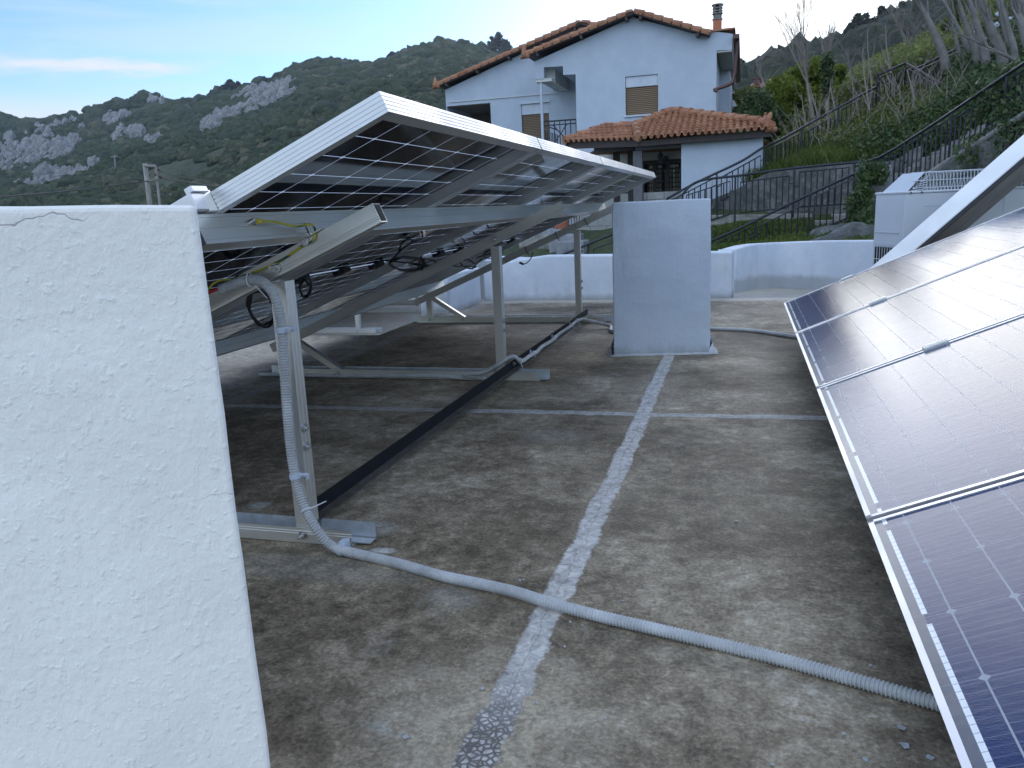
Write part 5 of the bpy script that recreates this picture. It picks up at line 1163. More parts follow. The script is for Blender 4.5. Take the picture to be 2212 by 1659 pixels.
for pl in CR_: inrock|=inpoly(X_,Y_,pl)
den=np.array([mn.noise(Vector(p)*.03)+.6*mn.noise(Vector(p)*.1) for p in P_])
keep=((~inrock&(den>-.30))|(inrock&(den>-.10)))&(Y_<560); Pk=P_[keep]; dist=np.linalg.norm(Pk,axis=1)
sz=(rng.gamma(3.,.42,len(Pk))+.7)*(.2+dist/480)*np.where(inrock[keep],.6,.95)
sel=(X_[keep]>-250)&(X_[keep]<1250)&((X_[keep]>640)|True)
scatter_blobs('scrub',Pk[sel],sz[sel],M['maquis'],.9,kind='stuff',label='dense dark green scrub covering the left mountain')
# crags: clusters of faceted limestone blocks
t=NT('pale_limestone'); a=t.noise(.35,7,.75,dist=1.); b=t.noise(1.5,6,.75); c=t.ramp(t.math('ADD',t.math('MULTIPLY',a,.5),t.math('MULTIPLY',b,.5)),[(.38,(.10,.095,.09)),(.47,(.32,.315,.31)),(.57,(.58,.57,.55))]); t.P('Base Color',c); t.P('Roughness',.9); t.bump(t.math('ADD',a,b),1.,1.6); M['lime']=t.m
def rockunit(seed):
    bm=bmesh.new(); bmesh.ops.create_icosphere(bm,subdivisions=3,radius=1); o=Vector((seed*3.1,seed*1.7,0))
    for v in bm.verts:
        c=v.co.copy(); cell=mn.voronoi(c*1.6+o)[0]; d=.7+.55*cell[0]+.22*mn.noise(c*3+o)+.1*mn.noise(c*8+o); v.co=c*d
    V=np.array([list(v.co) for v in bm.verts]); Fc=np.array([[q.index for q in f.verts] for f in bm.faces]); bm.free(); return V,Fc
RU=[rockunit(k) for k in range(5)]
names_=['broad pale limestone crag at the far left of the mountain','forked pale limestone crag on the mountain, second from the left','long pale limestone crag running up towards the ridge','scattered low limestone ledge under the broad crag','tiny pale rock high on the mountain above the raised panels','tiny pale rock right of the long crag, near the upper power pole','small pale rock left of the long crag','flat pale outcrop just below the left skyline']
for ci,pl in enumerate(CR_):
    xs_=[p[0] for p in pl]; ys_=[p[1] for p in pl]
    m_=inpoly(X_,Y_,pl)&(den<.06)
    n_want=int((max(xs_)-min(xs_))*(max(ys_)-min(ys_))*.17)+4
    idx=np.where(m_&(J>22))[0]
    if len(idx)==0: continue
    if len(idx)>n_want: idx=rng.choice(idx,n_want,replace=False)
    Vs=[];Fs=[];b=0
    big=(max(xs_)-min(xs_))>40
    for k in idx:
        V,Fc=RU[k%5]; s=rng.gamma(3.,.30)*(np.linalg.norm(P_[k])/430)*(1. if big else .7)+.4
        an=rng.uniform(0,6.28); c_,s2=math.cos(an),math.sin(an); R_=np.array([[c_,s2,0],[-s2,c_,0],[.35,0,1]])
        Vs.append((V@R_)*np.array([s*.8,s*.7,s*rng.uniform(.9,1.45)])+P_[k]+np.array([0,-s*.3,s*.2])); Fs.append(Fc+b); b+=len(V)
    mesh_np('crag',np.vstack(Vs),np.vstack(Fs),M['lime'],label=names_[ci],cat='rock outcrop',group='limestone crags on the left mountain')
P2,J2,I2=sample_grid(GR,15000,(3,28),(5,100),rng)
d2=np.linalg.norm(P2,axis=1); scatter_blobs('ridge_wood',P2,(rng.gamma(3.,.35,len(P2))+.7)*(d2/150)**.7*.8,M['maquis2'],1.5,kind='stuff',label='dark woodland on the right ridge')
# ================================================================ TREES
def leaf_cloud(centers,radii,per,size,rs=3,flat=(1,1,1),shell=.55):
    """small leaf faces spread through ellipsoid clumps"""
    r2=np.random.default_rng(rs); Vs=[]
    for (c,R_),k in zip(zip(centers,radii),per if hasattr(per,'__len__') else [per]*len(centers)):
        d=r2.normal(size=(k,3)); d/=np.linalg.norm(d,axis=1)[:,None]; rr=(shell+(1-shell)*r2.random(k)**.6)*(.82+.36*r2.random(k)); p=np.array(c)+d*rr[:,None]*np.array(R_)
        a=r2.normal(size=(k,3))+d*.4+np.array([0,0,.3]); a/=np.linalg.norm(a,axis=1)[:,None]; b=np.cross(a,r2.normal(size=(k,3))); b/=np.linalg.norm(b,axis=1)[:,None]; c2=np.cross(a,b)
        s=size*(.6+.8*r2.random(k))[:,None]
        Vs.append(np.stack([p-b*s,p+c2*s*.5,p+b*s*1.05,p-c2*s*.5],1))
    V=np.concatenate(Vs).reshape(-1,3); return V,np.arange(len(V)).reshape(-1,4)
def clumps(base,h_,w_,n_,rs,shape=1.):
    r2=random.Random(rs); C_=[];R_=[]
    for k in range(n_):
        f=r2.random(); z=h_*(.18+.80*f); rad_=w_*(math.sin(math.pi*min(1,(.12+.85*f)))**.6)*(.95-.25*f*shape); a=r2.random()*6.28; q=rad_*math.sqrt(r2.random())
        C_.append((base[0]+math.cos(a)*q,base[1]+math.sin(a)*q,base[2]+z)); s=w_*(.20+.22*r2.random()); R_.append((s,s,s*.85))
    return C_,R_
def trunk_limbs(mb,base,h_,r_,n_,rs,spread=.5):
    r2=random.Random(rs); B=Vector(base); top=B+Vector((r2.uniform(-.1,.1)*h_,r2.uniform(-.1,.1)*h_,h_*.75)); mb.tube(smooth_path([B-Vector((0,0,.3)),B.lerp(top,.5)+Vector((r2.uniform(-.05,.05)*h_,0,0)),top],4),list(np.linspace(r_,r_*.3,9)),8)
    for k in range(n_):
        f=r2.uniform(.25,.9); p=B.lerp(top,f); a=r2.random()*6.28; q=p+Vector((math.cos(a)*spread*h_*.5,math.sin(a)*spread*h_*.5,h_*.22)); mb.tube([p,p.lerp(q,.5)+Vector((0,0,.05*h_)),q],[r_*.45,r_*.3,r_*.1],6)
def leafy_tree(name,base,h_,w_,n_,per,size,mat,label,rs,cat='tree',bark='bark_dark'):
    root=empty(name,base,label,cat); mb=MB(); trunk_limbs(mb,base,h_,w_*.09,7,rs); mb.build('trunk',M[bark],root,smooth=True)
    C_,R_=clumps(base,h_,w_,n_,rs); V,Fc=leaf_cloud(C_,R_,per,size,rs); mesh_np('crown',V,Fc,M[mat],parent=root); return root
b=lambda x,y,Y:tuple(at(x,y,Y))
leafy_tree('evergreen_tree',b(1745,312,27),at(1735,152,27).z-at(1735,312,27).z,1.25,42,420,.075,'bush','bright green broadleaf evergreen, tallest, in the middle behind the long railing',11)
leafy_tree('evergreen_tree',b(1800,290,28),at(1800,152,28).z-at(1800,290,28).z,.85,26,380,.075,'bush','bright green broadleaf evergreen at the right, partly behind the ivy-clad bare trunk',12)
leafy_tree('evergreen_tree',b(1690,330,26.5),at(1690,180,26.5).z-at(1690,330,26.5).z,1.0,32,420,.075,'bush','lower rounded green tree between the porch roof and the tallest evergreen',13)
leafy_tree('evergreen_tree',b(1640,330,25.5),at(1650,215,25.5).z-at(1650,330,25.5).z,1.05,30,420,.06,'ivy','dark green shrubby tree right behind the porch roof ornament',14)
leafy_tree('olive_tree',b(1605,255,34),at(1605,208,34).z-at(1605,262,34).z,.9,16,240,.07,'weeds','small grey-green tree before the distant outbuilding',15)
leafy_tree('orange_tree',b(2070,112,30),1.9,.55,14,200,.08,'weeds','young tree with yellowing leaves among the right-hand trunks',16)
V,Fc=leaf_cloud([at(2056,72,29.5),at(2085,62,30)],[(.22,.2,.3),(.25,.2,.22)],[160,120],.07,8); mesh_np('yellow_leaves',V,Fc,M['orange_leaf'],label='tuft of orange-yellow leaves on a sapling near the skyline',cat='foliage')
# bare saplings
def branch(mb,p,d,L_,r_,lev,rg,bend=.15,fan=.45,up=.12):
    pts=[p]; R_=[r_]; n_=5; q=p.copy(); dd=d.normalized()
    for k in range(n_):
        dd=(dd+Vector((rg.uniform(-1,1),rg.uniform(-1,1),rg.uniform(-1,1)))*bend*.4+Vector((0,0,up*.3))).normalized(); q=q+dd*L_/n_; pts.append(q.copy()); R_.append(r_*(1-.75*(k+1)/n_))
    mb.tube(pts,R_,5 if lev>1 else 3,cap=False)
    if lev>0:
        for k in range(rg.randint(4,6) if lev>1 else rg.randint(3,5)):
            i=rg.randint(1,n_); a=Vector((rg.uniform(-1,1),rg.uniform(-1,1),rg.uniform(-.2,1))); nd=(dd+a*fan).normalized(); branch(mb,pts[i],nd,L_*rg.uniform(.4,.65),max(.0045,R_[i]*.6),lev-1,rg,bend,fan,up)
def sapling(x0,y0,x1,y1,Y,r0_,label,lev=1,mat='twig',Lf=1.,group='bare saplings on the slope',rs=None,fan=.45,bend=.15,bfrom=.45,nb=6):
    r_=r0_*1.35; a=at(x0,y0,Y); c=at(x1,y1,Y+.3); rg=random.Random(rs if rs is not None else int(x0*7+y0)); d=c-a; root=empty('bare_tree',a,label,'tree',group)
    mb=MB(); n_=9; pts=[];R_=[]
    for k in range(n_+1):
        f=k/n_; w=d.length*.018*math.sin(f*5+x0)*(.3+f); pts.append(a+d*f+Vector((w,w*.5,0))-(Vector((0,0,.2)) if k==0 else Vector())); R_.append(r_*(1-.78*f))
    mb.tube(smooth_path(pts,2),list(np.interp(np.linspace(0,1,2*n_+1),np.linspace(0,1,n_+1),R_)),7); mb.build('trunk',M[mat],root,smooth=True)
    mb=MB()
    for k in range(nb):
        f=rg.uniform(bfrom,.98); p=pts[int(f*n_)]; nd=(d.normalized()+Vector((rg.uniform(-1,1),rg.uniform(-1,1),rg.uniform(-.3,.6)))*fan); branch(mb,p,nd,d.length*rg.uniform(.15,.35)*Lf,R_[int(f*n_)]*.6+.003,lev,rg,bend,fan)
    if nb: mb.build('branches',M[mat],root)
    return root
sapling(1775,330,1722,60,24.5,.05,'spreading bare tree at the left of the pair against the sky, many fine twigs',2,'twig',1.2,'tall bare trees against the sky',3,.5,.2,.55,10)
tr=sapling(1786,300,1790,95,24.0,.06,'bare tree with brush-like upright twigs and an ivy-wrapped trunk, centre of the sky gap',2,'twig',1.35,'tall bare trees against the sky',5,.33,.12,.7,16)
V,Fc=leaf_cloud([at(1788,150,24.1),at(1788,135,24.1),at(1789,168,24.1),at(1786,188,24.1)],[(.16,.16,.3)]*4,300,.05,21); mesh_np('ivy',V,Fc,M['ivy'],parent=tr)
sapling(1995,150,1925,30,34,.05,'pale bare tree on the skyline, left of the leaning trunks',2,'twig',1.1,'tall bare trees against the sky',8,.5,.2,.4,10)
sapling(1965,150,1975,50,33,.05,'bare tree on the skyline just above the landing railing',2,'bark',1.1,'tall bare trees against the sky',9,.5,.2,.4,9)
sapling(1840,210,1830,110,36,.05,'dim bare tree on the ridge left of the landing',2,'bark',1.1,'tall bare trees against the sky',10,.5,.2,.3,9)
sapling(1665,225,1640,150,40,.05,'faint bare tree above the distant tiled roof',2,'twig',1.2,'tall bare trees against the sky',14,.6,.2,.3,9)
SP=[(1755,325,1730,205,22,.020,'thin pale sapling leaning left before the tallest evergreen'),(1778,322,1752,180,21.6,.022,'bent pale sapling right of the leaning one'),(1787,315,1792,170,21.8,.018,'straight pale sapling before the right evergreen'),(1815,312,1795,190,21.6,.022,'pale sapling with a kink, close to the middle of the long railing'),
    (1880,270,1864,105,21.5,.020,'tall dark wand-like sapling left of the landing railing'),(1886,258,1876,60,22.5,.018,'slender wand rising far above the left end of the landing railing'),(1930,225,1914,55,22.5,.022,'tall thin sapling standing before the landing railing'),(1985,270,1962,150,20.8,.024,'reddish leaning sapling before the right leg of the landing railing'),
    (1846,262,1838,150,23,.018,'thin grey sapling between the evergreens and the landing'),(1710,345,1722,262,20.8,.012,'low twig on the grass behind the level railing'),(1745,340,1760,275,20.6,.012,'short dry twig in the middle of the grass slope'),(1690,362,1693,300,20.2,.014,'broken pale stick near the porch side wall'),(1672,372,1676,318,20.0,.012,'leaning dry stick at the left end of the grass slope'),(1825,300,1835,240,21.3,.010,'short dry twig near the foot of the kinked sapling'),(1860,290,1850,215,21.2,.010,'short dry twig left of the tall dark wand')]
for s in SP: sapling(*s[:6],s[6],0 if s[5]<.015 else 1,'twig',.8,nb=5,bfrom=.25)
# leaning trunks, upper right
TRK=[(2048,142,1965,-40,22,.085,'thick leaning trunk at the left of the upper right grove'),(2098,118,2015,-40,22.5,.05,'second leaning trunk from the left in the grove'),(2075,135,2035,-50,23,.04,'slim leaning trunk close beside the second one'),(2115,125,2048,-50,21,.06,'leaning trunk forking towards the sky gap'),(2135,128,2070,-60,20.5,.075,'broad leaning trunk in the middle of the grove'),(2150,120,2105,-60,22,.05,'slim trunk just right of the broad one'),(2170,130,2095,-60,19.5,.085,'darkest broad trunk of the grove, crossing the white stones'),(2185,110,2135,-60,21,.06,'grey leaning trunk with ivy at its foot'),(2195,125,2150,-60,19,.055,'leaning trunk second from the right edge'),(2235,130,2165,-60,18,.08,'thick leaning trunk at the right edge'),(2225,60,2190,-60,20,.05,'slim trunk at the top right corner'),(2260,160,2040,60,18.5,.03,'long thin stem slanting low across the grove'),(2120,150,2095,20,23,.03,'thin upright stem between the leaning trunks')]
for i,s in enumerate(TRK): sapling(*s[:6],s[6],1,'bark','' and 1 or 1.,'leaning trunks in the upper right grove',rs=30+i,fan=.35,bfrom=.35,nb=5)
# white stones / sign among them
for i,(x,y,s) in enumerate(((2150,55,.16),(2135,100,.13),(2145,92,.15),(2150,108,.15),(2128,118,.12),(2120,134,.10),(2112,68,.14),(2130,84,.1),(2182,40,.1),(2156,30,.12))):
    o=rock(at(x,y,22.8),s*.5,i+20,'whitewashed stone among the leaning trunks','parapet',(1,.6,.8)); o['group']='whitewashed stones in the grove'; o['category']='stone'; o.name='white_stone'
k=MB(); a,b_,c_=at(2130,58,22.4),at(2150,84,22.4),at(2120,82,22.4)
c_=at(2116,84,22.4); a=at(2122,68,22.4); b_=at(2127,85,22.4); k.extrude([((p-a).x,(p-a).z) for p in (at(2123,66,22.4),at(2127,82,22.4),at(2118,86,22.4))],a,(1,0,0),(0,0,1),(0,.03,0)); k.build('warning_plate',M['parapet'],None,label='small white triangular plate with a dark mark among the leaning trunks',cat='sign')
# ivy, weeds, grass: uncountable ground cover
def terr(x,y,Yg=None): pass
ny,nx=GS.shape[:2]; FX,FY=projpx(GS.reshape(-1,3)); 
Pg,Jg,Ig=sample_grid(GS,60000,(4,ny-2),(0,nx-2),rng); gx,gy=projpx(Pg)
def region(poly): return inpoly(gx,gy,poly)
def patches(name,poly,n_,size,mat,label,up=.25,blade=False,rs=1,zmin=0):
    r2=np.random.default_rng(rs); idx=np.where(region(poly)&(Pg[:,1]>zmin))[0]
    if len(idx)==0: return
    idx=r2.choice(idx,n_); p=Pg[idx]+r2.normal(size=(n_,3))*np.array([.12,.12,0])
    if blade:
        hgt=size*(.5+r2.random(n_)); w=.010+.008*r2.random(n_); a=r2.random(n_)*6.28; s=np.stack([np.cos(a),np.sin(a),0*a],1)*w[:,None]; ln=np.stack([r2.normal(size=n_)*.35,r2.normal(size=n_)*.35,np.ones(n_)],1)*hgt[:,None]
        V=np.stack([p-s,p+s,p+s*.7+ln*.6,p-s*.7+ln*.6],1); V2=np.stack([p-s*.7+ln*.6,p+s*.7+ln*.6,p+ln*1.0+s*.05+np.array([0,0,-.03]),p+ln-s*.05+np.array([0,0,-.03])],1); V=np.concatenate([V,V2]).reshape(-1,3)
    else:
        p[:,2]+=r2.random(n_)**1.5*up; a=r2.normal(size=(n_,3))+np.array([0,-.6,.5]); a/=np.linalg.norm(a,axis=1)[:,None]; b_=np.cross(a,r2.normal(size=(n_,3))); b_/=np.linalg.norm(b_,axis=1)[:,None]; c=np.cross(a,b_); s=size*(.6+.8*r2.random(n_))[:,None]
        V=np.stack([p-b_*s,p+c*s*.7,p+b_*s,p-c*s*.7],1).reshape(-1,3)
    mesh_np(name,V,np.arange(len(V)).reshape(-1,4),mat,kind='stuff',label=label)
patches('grass',[(1600,400),(1650,345),(1700,322),(1800,285),(1890,250),(1960,300),(1920,345),(1850,352),(1720,372)],42000,.22,M['grass'],'long bright grass on the slope above the retaining wall',blade=True,rs=2)
patches('weeds',[(1640,340),(1760,285),(1894,222),(1960,205),(2060,225),(2080,255),(1960,320),(1850,340),(1760,330)],40000,.035,M['weeds'],'leafy weeds covering the bank below the landing',up=.35,rs=3)
patches('ivy',[(1840,345),(1900,310),(1990,285),(2040,235),(2060,160),(2000,130),(2080,80),(2300,-60),(2700,-100),(2700,200),(2300,160),(2212,210),(2100,290),(1990,340),(1930,370),(1900,400),(1850,360)],90000,.042,M['ivy'],'dark ivy blanket over the right hand bank',up=.5,rs=4)
patches('grass',[(1500,560),(1500,500),(1600,480),(1850,470),(1860,540)],20000,.07,M['grass'],'rough grass between the low railing and the ledge',blade=True,rs=5)
patches('undergrowth',[(1560,330),(1700,230),(1894,140),(2100,40),(2300,-120),(2600,-200),(2600,-20),(2300,60),(2060,150),(1900,210),(1700,320)],60000,.06,M['weeds'],'mixed undergrowth on the upper slope',up=.8,rs=6,zmin=24.5)
# dry twigs and brambles standing through the bank
mb=MB(); rg=random.Random(12); idx=np.where(inpoly(gx,gy,[(1640,345),(1760,285),(1894,205),(2060,120),(2300,-40),(2300,100),(2080,255),(1960,320),(1850,340)]))[0]
for k in idx[:260]:
    p=Vector(Pg[k]); L_=rg.uniform(.4,1.3); d=Vector((rg.uniform(-.6,.5),rg.uniform(-.3,.3),1)); pts=[p,p+d*L_*.5+Vector((rg.uniform(-.1,.1),0,0)),p+d*L_+Vector((rg.uniform(-.3,.3),0,-.1))]; mb.tube(pts,[.011,.008,.003],4,cap=False)
mb.build('brambles',M['twig'],None,kind='stuff',label='dry brambles and twigs standing through the greenery')
# ivy cascade left of the heat pump, ivy on pier and wall
C_=[at(1868,388,16.3),at(1866,410,16.2),at(1862,432,16.1),at(1858,455,16.0),at(1865,475,15.8),at(1876,495,15.7),at(1850,470,16.2),at(1900,375,16.4),at(1872,368,16.5),at(1845,440,16.3)]; 
V,Fc=leaf_cloud(C_,[(.18,.2,.22)]*len(C_),300,.042,31,shell=.2); mesh_np('ivy_plant',V,Fc,M['ivy'],label='ivy cascading down beside the concrete pier, left of the heat pump',cat='ivy')
C_=[at(x,y,10.4) for x,y in ((2130,440),(2150,425),(2170,432),(2195,410),(2212,395),(2180,400),(2240,380),(2120,455),(2160,450),(2225,420))]; V,Fc=leaf_cloud(C_,[(.17,.06,.14)]*len(C_),80,.028,32,shell=.1); ivw=mesh_np('ivy_plant',V,Fc,M['ivy'],label='thin ivy creeping over the whitewashed wall behind the collector',cat='ivy')
mb=MB(); rg=random.Random(4)
for k in range(12):
    p=at(2110+rg.random()*60,480-rg.random()*60,10.5); branch(mb,p,Vector((rg.uniform(-.6,1),0,.9)),.7,.012,1,rg,.4,.6)
o=mb.build('stems',M['bark_dark'],None); o.parent=ivw
C_=[at(x,y,Y) for x,y,Y in ((2118,330,14.6),(2160,235,14.9),(2190,215,14.7),(2205,250,14.2),(2180,180,15.1),(2212,170,14.8),(2240,200,14.4),(2200,300,13.7),(2150,200,15.3),(2225,262,13.9))]; V,Fc=leaf_cloud(C_,[(.42,.3,.36)]*len(C_),520,.045,33,shell=.15); mesh_np('ivy_plant',V,Fc,M['ivy'],label='thick ivy spilling over the upper steps at the right edge',cat='ivy')
# conifers on the skylines
def conifer(base,h_,w_,label,rs,group):
    root=empty('conifer',base,label,'tree',group); mb=MB(); B=Vector(base); mb.tube([B-Vector((0,0,.5)),B+Vector((0,0,h_*.95))],[w_*.09,w_*.02],6); mb.build('trunk',M['bark_dark'],root)
    r2=np.random.default_rng(rs); C_=[];R_=[]
    for k in range(60):
        f=r2.random()**1.1; z=h_*(.12+.86*f); rr=w_*(1-f)**.8*(.5+.7*r2.random()); a=r2.random()*6.28; C_.append((B.x+math.cos(a)*rr*.7,B.y+math.sin(a)*rr*.7,B.z+z)); s=w_*(.14+.24*(1-f)); R_.append((s*1.3,s*1.3,s*.7))
    V,Fc=leaf_cloud(C_,R_,60,w_*.075,rs,shell=.1); mesh_np('crown',V,Fc,M['conifer'],parent=root)
CF=[(1063,112,440,9,3.,'pointed conifer on the skyline just left of the house roof'),(1078,116,435,12,4.,'tallest conifer on the skyline left of the house roof'),(1095,120,430,9,3.4,'conifer nearest to the house roof on the left skyline'),(500,198,450,8,4.5,'broad dark conifer on the shoulder of the left mountain'),(482,203,455,6,3,'small conifer left of the broad one'),(516,198,455,7,3.5,'small conifer right of the broad one'),(572,183,458,6,2.5,'thin conifer above the long crag'),(848,131,455,6,3,'small conifer at the foot of the highest summit'),(460,212,460,6,3,'lone small conifer left of the shoulder group')]
for i,(x,y,Y,h_,w_,lb) in enumerate(CF): conifer(tuple(at(x,y+3,Y)),h_*.95,w_*1.6,lb,40+i,'conifers on the left skyline')
CF=[(1572,205,200,6,2.2,'small pointed conifer at the left end of the right ridge'),(1582,200,200,8,3,'second pointed conifer at the left end of the right ridge'),(1600,194,200,9,3,'tall conifer on the low part of the right ridge'),(1618,187,200,7,2.6,'conifer above the flue pipes on the right ridge'),(1645,176,200,7,2.6,'conifer on the right ridge above the distant roof'),(1835,117,195,8,3.2,'conifer on the right ridge left of the steep rise'),(1850,105,195,9,3.4,'tall conifer on the steep rise of the right ridge'),(1868,96,195,8,3,'conifer halfway up the steep rise'),(1900,84,190,8,3.2,'conifer at the top of the steep rise'),(1945,64,190,7,3,'rounded conifer on the upper right ridge'),(1975,52,190,6,2.6,'small conifer on the upper right ridge')]
for i,(x,y,Y,h_,w_,lb) in enumerate(CF): conifer(tuple(at(x,y+6,Y)),h_*.85,w_,lb,60+i,'conifers on the right ridge')
# ================================================================ POLES AND WIRES
def pole(x0,y0,x1,y1,Y,w_,label,cross=True,mat='polewood'):
    a=at(x0,y0,Y); t=at(x1,y1,Y); root=empty('power_pole',a,label,'pole','power poles on the left slope'); mb=MB(); mb.tube([a-Vector((0,0,3)),t],[w_,w_*.7],8); mb.build('pole',M[mat],root)
    if cross: mb=MB(); mb.obox(t-Vector((w_*4,0,w_*2.5)),(1,0,0),(0,1,0),(0,0,1),(0,w_*8),(-w_,w_),(0,w_*1.0)); mb.build('crossarm',M[mat],root)
    return root
a=at(322,448,60); t1_=at(313,353,60); b2=at(344,450,60); t2_=at(335,356,60)
root=empty('power_pole',a,'twin-legged grey power pole rising just above the white block at the left','pole')
mb=MB(); mb.tube([a-Vector((0,0,4)),t1_],[.22,.2],10); mb.build('pole',M['polewood'],root,smooth=True); mb=MB(); mb.tube([b2-Vector((0,0,4)),t2_],[.12,.1],10); mb.build('pole',M['polewood'],root,smooth=True)
mb=MB(); mb.tube([at(313,358,59.8),at(336,359,59.8)],.12,6); mb.tube([at(318,393,59.7),at(347,384,59.7)],.08,6); mb.tube([at(330,357,59.7),at(345,369,59.7)],.05,6); mb.build('crossarm',M['polewood'],root)
mb=MB()
for x,y in ((343,369),(345,384),(336,380),(349,386)): q=at(x,y,59.6); mb.lathe([(.03,0),(.12,.05),(.05,.1),(.12,.15),(.05,.22)],(q.x,59.6,q.z),8)
mb.build('insulator',M['copper'],root)
def wire(pts,label,r_):
    mb=MB(); mb.tube(smooth_path([at(*p) for p in pts],6),r_,5); mb.build('overhead_wire',M['wire'],None,smooth=True,label=label,cat='wire')
wire([(-120,433,34),(0,425,40),(100,417,46),(200,407,52),(320,391,59.6)],'thick overhead wire coming in from the left edge to the twin pole',.055)
wire([(347,384,59.6),(380,390,66),(430,397,74),(470,402,82),(560,405,98)],'overhead wire leaving the twin pole towards the panels',.05)
wire([(345,369,59.6),(380,379,68),(430,388,80),(500,398,96)],'thinner upper wire leaving the twin pole towards the panels',.03)
for (x0,y0,x1,y1,Y,lb) in ((719,226,718,200,300,'slim pale pole on the slope above the raised panels'),(844,190,843,160,310,'slim pale pole by the house, above the raised panels'),(512,290,511,262,300,'pale pole standing at the lower end of the long crag'),(248,355,247,334,230,'thin pole below the forked crag'),(345,320,344,292,330,'thin pole right of the forked crag')): pole(x0,y0,x1,y1,Y,.32,lb)
# ================================================================ HAZE, SKY, LIGHT, CAMERA
USE_HAZE=True
if USE_HAZE:
    mb=MB(); mb.box((-900,-60,-7.2),(900,640,260)); hz=MB(); hm=bpy.data.materials.new('thin_haze'); hm.use_nodes=True; nt=hm.node_tree; nt.nodes.clear(); o_=nt.nodes.new('ShaderNodeOutputMaterial'); v_=nt.nodes.new('ShaderNodeVolumePrincipled'); v_.inputs['Color'].default_value=(.80,.87,1.,1); v_.inputs['Density'].default_value=.0002; v_.inputs['Anisotropy'].default_value=.55; nt.links.new(v_.outputs[0],o_.inputs['Volume'])
    mb.build('haze',hm,kind='stuff',label='thin blue air haze')
SUN_AZ,SUN_EL=5.5,15.
w=bpy.data.worlds.new('World'); bpy.context.scene.world=w; w.use_nodes=True; nt=w.node_tree; nt.nodes.clear()
N=nt.nodes.new; LK=nt.links.new
out=N('ShaderNodeOutputWorld'); bg=N('ShaderNodeBackground'); bg.inputs[1].default_value=.10; LK(bg.outputs[0],out.inputs[0])
sky=N('ShaderNodeTexSky'); sky.sky_type='NISHITA'; sky.sun_disc=False; sky.sun_elevation=rad(SUN_EL); sky.sun_rotation=rad(SUN_AZ); sky.altitude=100; sky.air_density=1.1; sky.dust_density=.6; sky.ozone_density=2.2
tc=N('ShaderNodeTexCoord')
def wm(op,a,b=None,clamp=False):
    x=N('ShaderNodeMath'); x.operation=op; x.use_clamp=clamp
    for i,v in enumerate((a,b)):
        if v is None: continue
        if isinstance(v,(int,float)): x.inputs[i].default_value=v
        else: LK(v,x.inputs[i])
    return x.outputs[0]
def wmap(f,a,b,c=0.,d=1.):
    x=N('ShaderNodeMapRange'); x.interpolation_type='SMOOTHSTEP'; LK(f,x.inputs[0])
    for i,v in enumerate((a,b,c,d)): x.inputs[i+1].default_value=v
    return x.outputs[0]
sp=N('ShaderNodeSeparateXYZ'); LK(tc.outputs['Generated'],sp.inputs[0])
def wnoise(sc,scale,det=7,ro=.62,dist=.6,loc=(0,0,0)):
    mp=N('ShaderNodeMapping'); mp.inputs['Scale'].default_value=sc; mp.inputs['Location'].default_value=loc; LK(tc.outputs['Generated'],mp.inputs[0]); x=N('ShaderNodeTexNoise'); x.inputs['Scale'].default_value=scale; x.inputs['Detail'].default_value=det; x.inputs['Roughness'].default_value=ro; x.inputs['Distortion'].default_value=dist; LK(mp.outputs[0],x.inputs['Vector']); return x.outputs[0]
def towards(az,el):
    c=math.cos(rad(el)); v=(math.sin(rad(az))*c,math.cos(rad(az))*c,math.sin(rad(el))); d=N('ShaderNodeVectorMath'); d.operation='DOT_PRODUCT'; LK(tc.outputs['Generated'],d.inputs[0]); d.inputs[1].default_value=v; return d.outputs['Value']
wisp=wnoise((1,1,11.),2.2,8,.6,.8); wisp2=wnoise((1.4,1,4.5),3.4,8,.65,1.2,(3,1,0)); veil=wnoise((1,1,3),1.4,6,.6,.5,(0,5,0))
near=wmap(towards(SUN_AZ+3,SUN_EL-2),.962,.998,0,1); glow=wmap(towards(SUN_AZ,SUN_EL-2.5),.975,.9995,0,1)
# cirrus: streaks everywhere, a bank low in the left, thick bright cloud by the sun
bank=wm('MULTIPLY',wm('MULTIPLY',wmap(towards(-38,8),.95,1.,0,1),wmap(wisp,.42,.62,0,1)),.75)
str_=wm('MULTIPLY',wmap(wisp,.54,.76,0,1),.45)
suncl=wm('MULTIPLY',near,wmap(wisp2,.36,.58,.12,1))
streak=wm('MULTIPLY',wm('MULTIPLY',wmap(wm('ABSOLUTE',wm('SUBTRACT',wm('ADD',sp.outputs[2],wm('MULTIPLY',wm('SUBTRACT',wnoise((1,1,4),5,6,.6,.8),.5),.05)),.170)),.0,.014,1,0),wmap(sp.outputs[0],-.54,-.60,0,1)),wmap(wnoise((1,1,6),7,6,.65),.36,.56,.25,1)); haz2=wm('MULTIPLY',wmap(sp.outputs[2],.155,.11,0,1),wmap(sp.outputs[0],-.50,-.68,0,.85)); bank=wm('MAXIMUM',wm('MULTIPLY',bank,.35),wm('MAXIMUM',streak,haz2))
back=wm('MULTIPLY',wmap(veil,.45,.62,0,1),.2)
m1=wm('MAXIMUM',wm('MAXIMUM',str_,bank),suncl,True); rear=wm('MULTIPLY',wm('MULTIPLY',wmap(sp.outputs[1],.30,-.3,0,1),wmap(sp.outputs[2],.0,.25,0,1)),wmap(veil,.30,.60,.45,.95)); m1=wm('MAXIMUM',m1,rear)  # rear: unseen bright cloud behind the camera, added to fill walls and floor
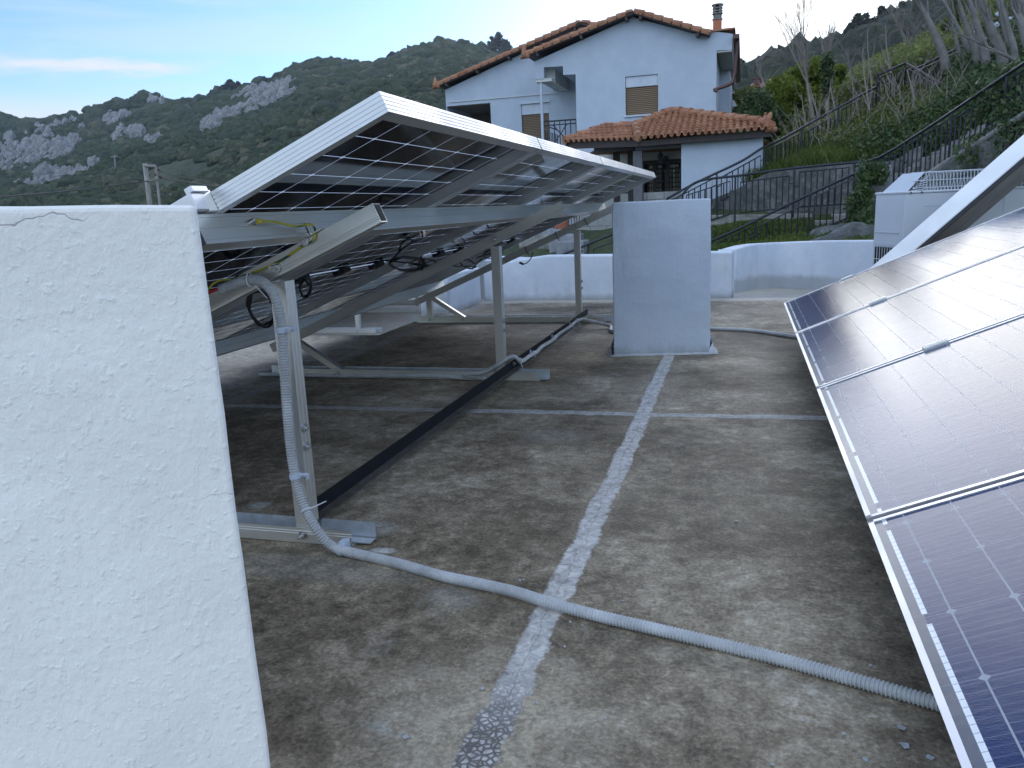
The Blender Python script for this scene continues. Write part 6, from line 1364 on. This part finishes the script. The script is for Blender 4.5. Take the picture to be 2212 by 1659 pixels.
low=wmap(sp.outputs[2],.0,.17,.22,0.); m1=wm('MAXIMUM',m1,low,True)
cc=N('ShaderNodeMix'); cc.data_type='RGBA'; LK(glow,cc.inputs[0]); cc.inputs[6].default_value=(2.75,2.95,3.3,1); cc.inputs[7].default_value=(3.7,3.55,3.3,1)
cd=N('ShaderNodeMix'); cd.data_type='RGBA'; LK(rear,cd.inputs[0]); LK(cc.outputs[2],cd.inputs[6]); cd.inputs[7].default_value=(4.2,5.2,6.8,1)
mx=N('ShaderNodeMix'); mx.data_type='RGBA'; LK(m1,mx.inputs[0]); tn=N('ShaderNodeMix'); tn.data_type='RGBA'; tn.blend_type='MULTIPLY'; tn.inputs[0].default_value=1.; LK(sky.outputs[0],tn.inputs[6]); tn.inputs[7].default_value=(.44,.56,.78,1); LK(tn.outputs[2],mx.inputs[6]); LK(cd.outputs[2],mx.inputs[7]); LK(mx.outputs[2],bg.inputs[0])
ld=bpy.data.lights.new('sun','SUN'); ld.energy=.5; ld.angle=rad(48); ld.color=(1,.95,.86); lo=bpy.data.objects.new('sun',ld); COL.objects.link(lo)
sd=Vector((math.sin(rad(SUN_AZ))*math.cos(rad(SUN_EL)),math.cos(rad(SUN_AZ))*math.cos(rad(SUN_EL)),math.sin(rad(SUN_EL)))); lo.rotation_euler=sd.to_track_quat('Z','Y').to_euler()
cam=bpy.data.cameras.new('camera'); co=bpy.data.objects.new('camera',cam); COL.objects.link(co); cam.sensor_width=36; cam.lens=F/2212*36; cam.clip_end=6000; cam.clip_start=.02
cx=Vector((_r[0],_d[0],_u[0])); cy=Vector((_r[1],_d[1],_u[1])); cz=-Vector((_r[2],_d[2],_u[2]))
mw=Matrix((cx,cy,cz)).transposed().to_4x4(); mw.translation=Vector((0,0,H)); co.matrix_world=mw; bpy.context.scene.camera=co
sc=bpy.context.scene; sc.view_settings.view_transform='Standard'; sc.view_settings.look='None'; sc.view_settings.gamma=1; sc.view_settings.exposure=1.68
sc.cycles.max_bounces=8; sc.cycles.use_denoising=True; sc.cycles.volume_bounces=0
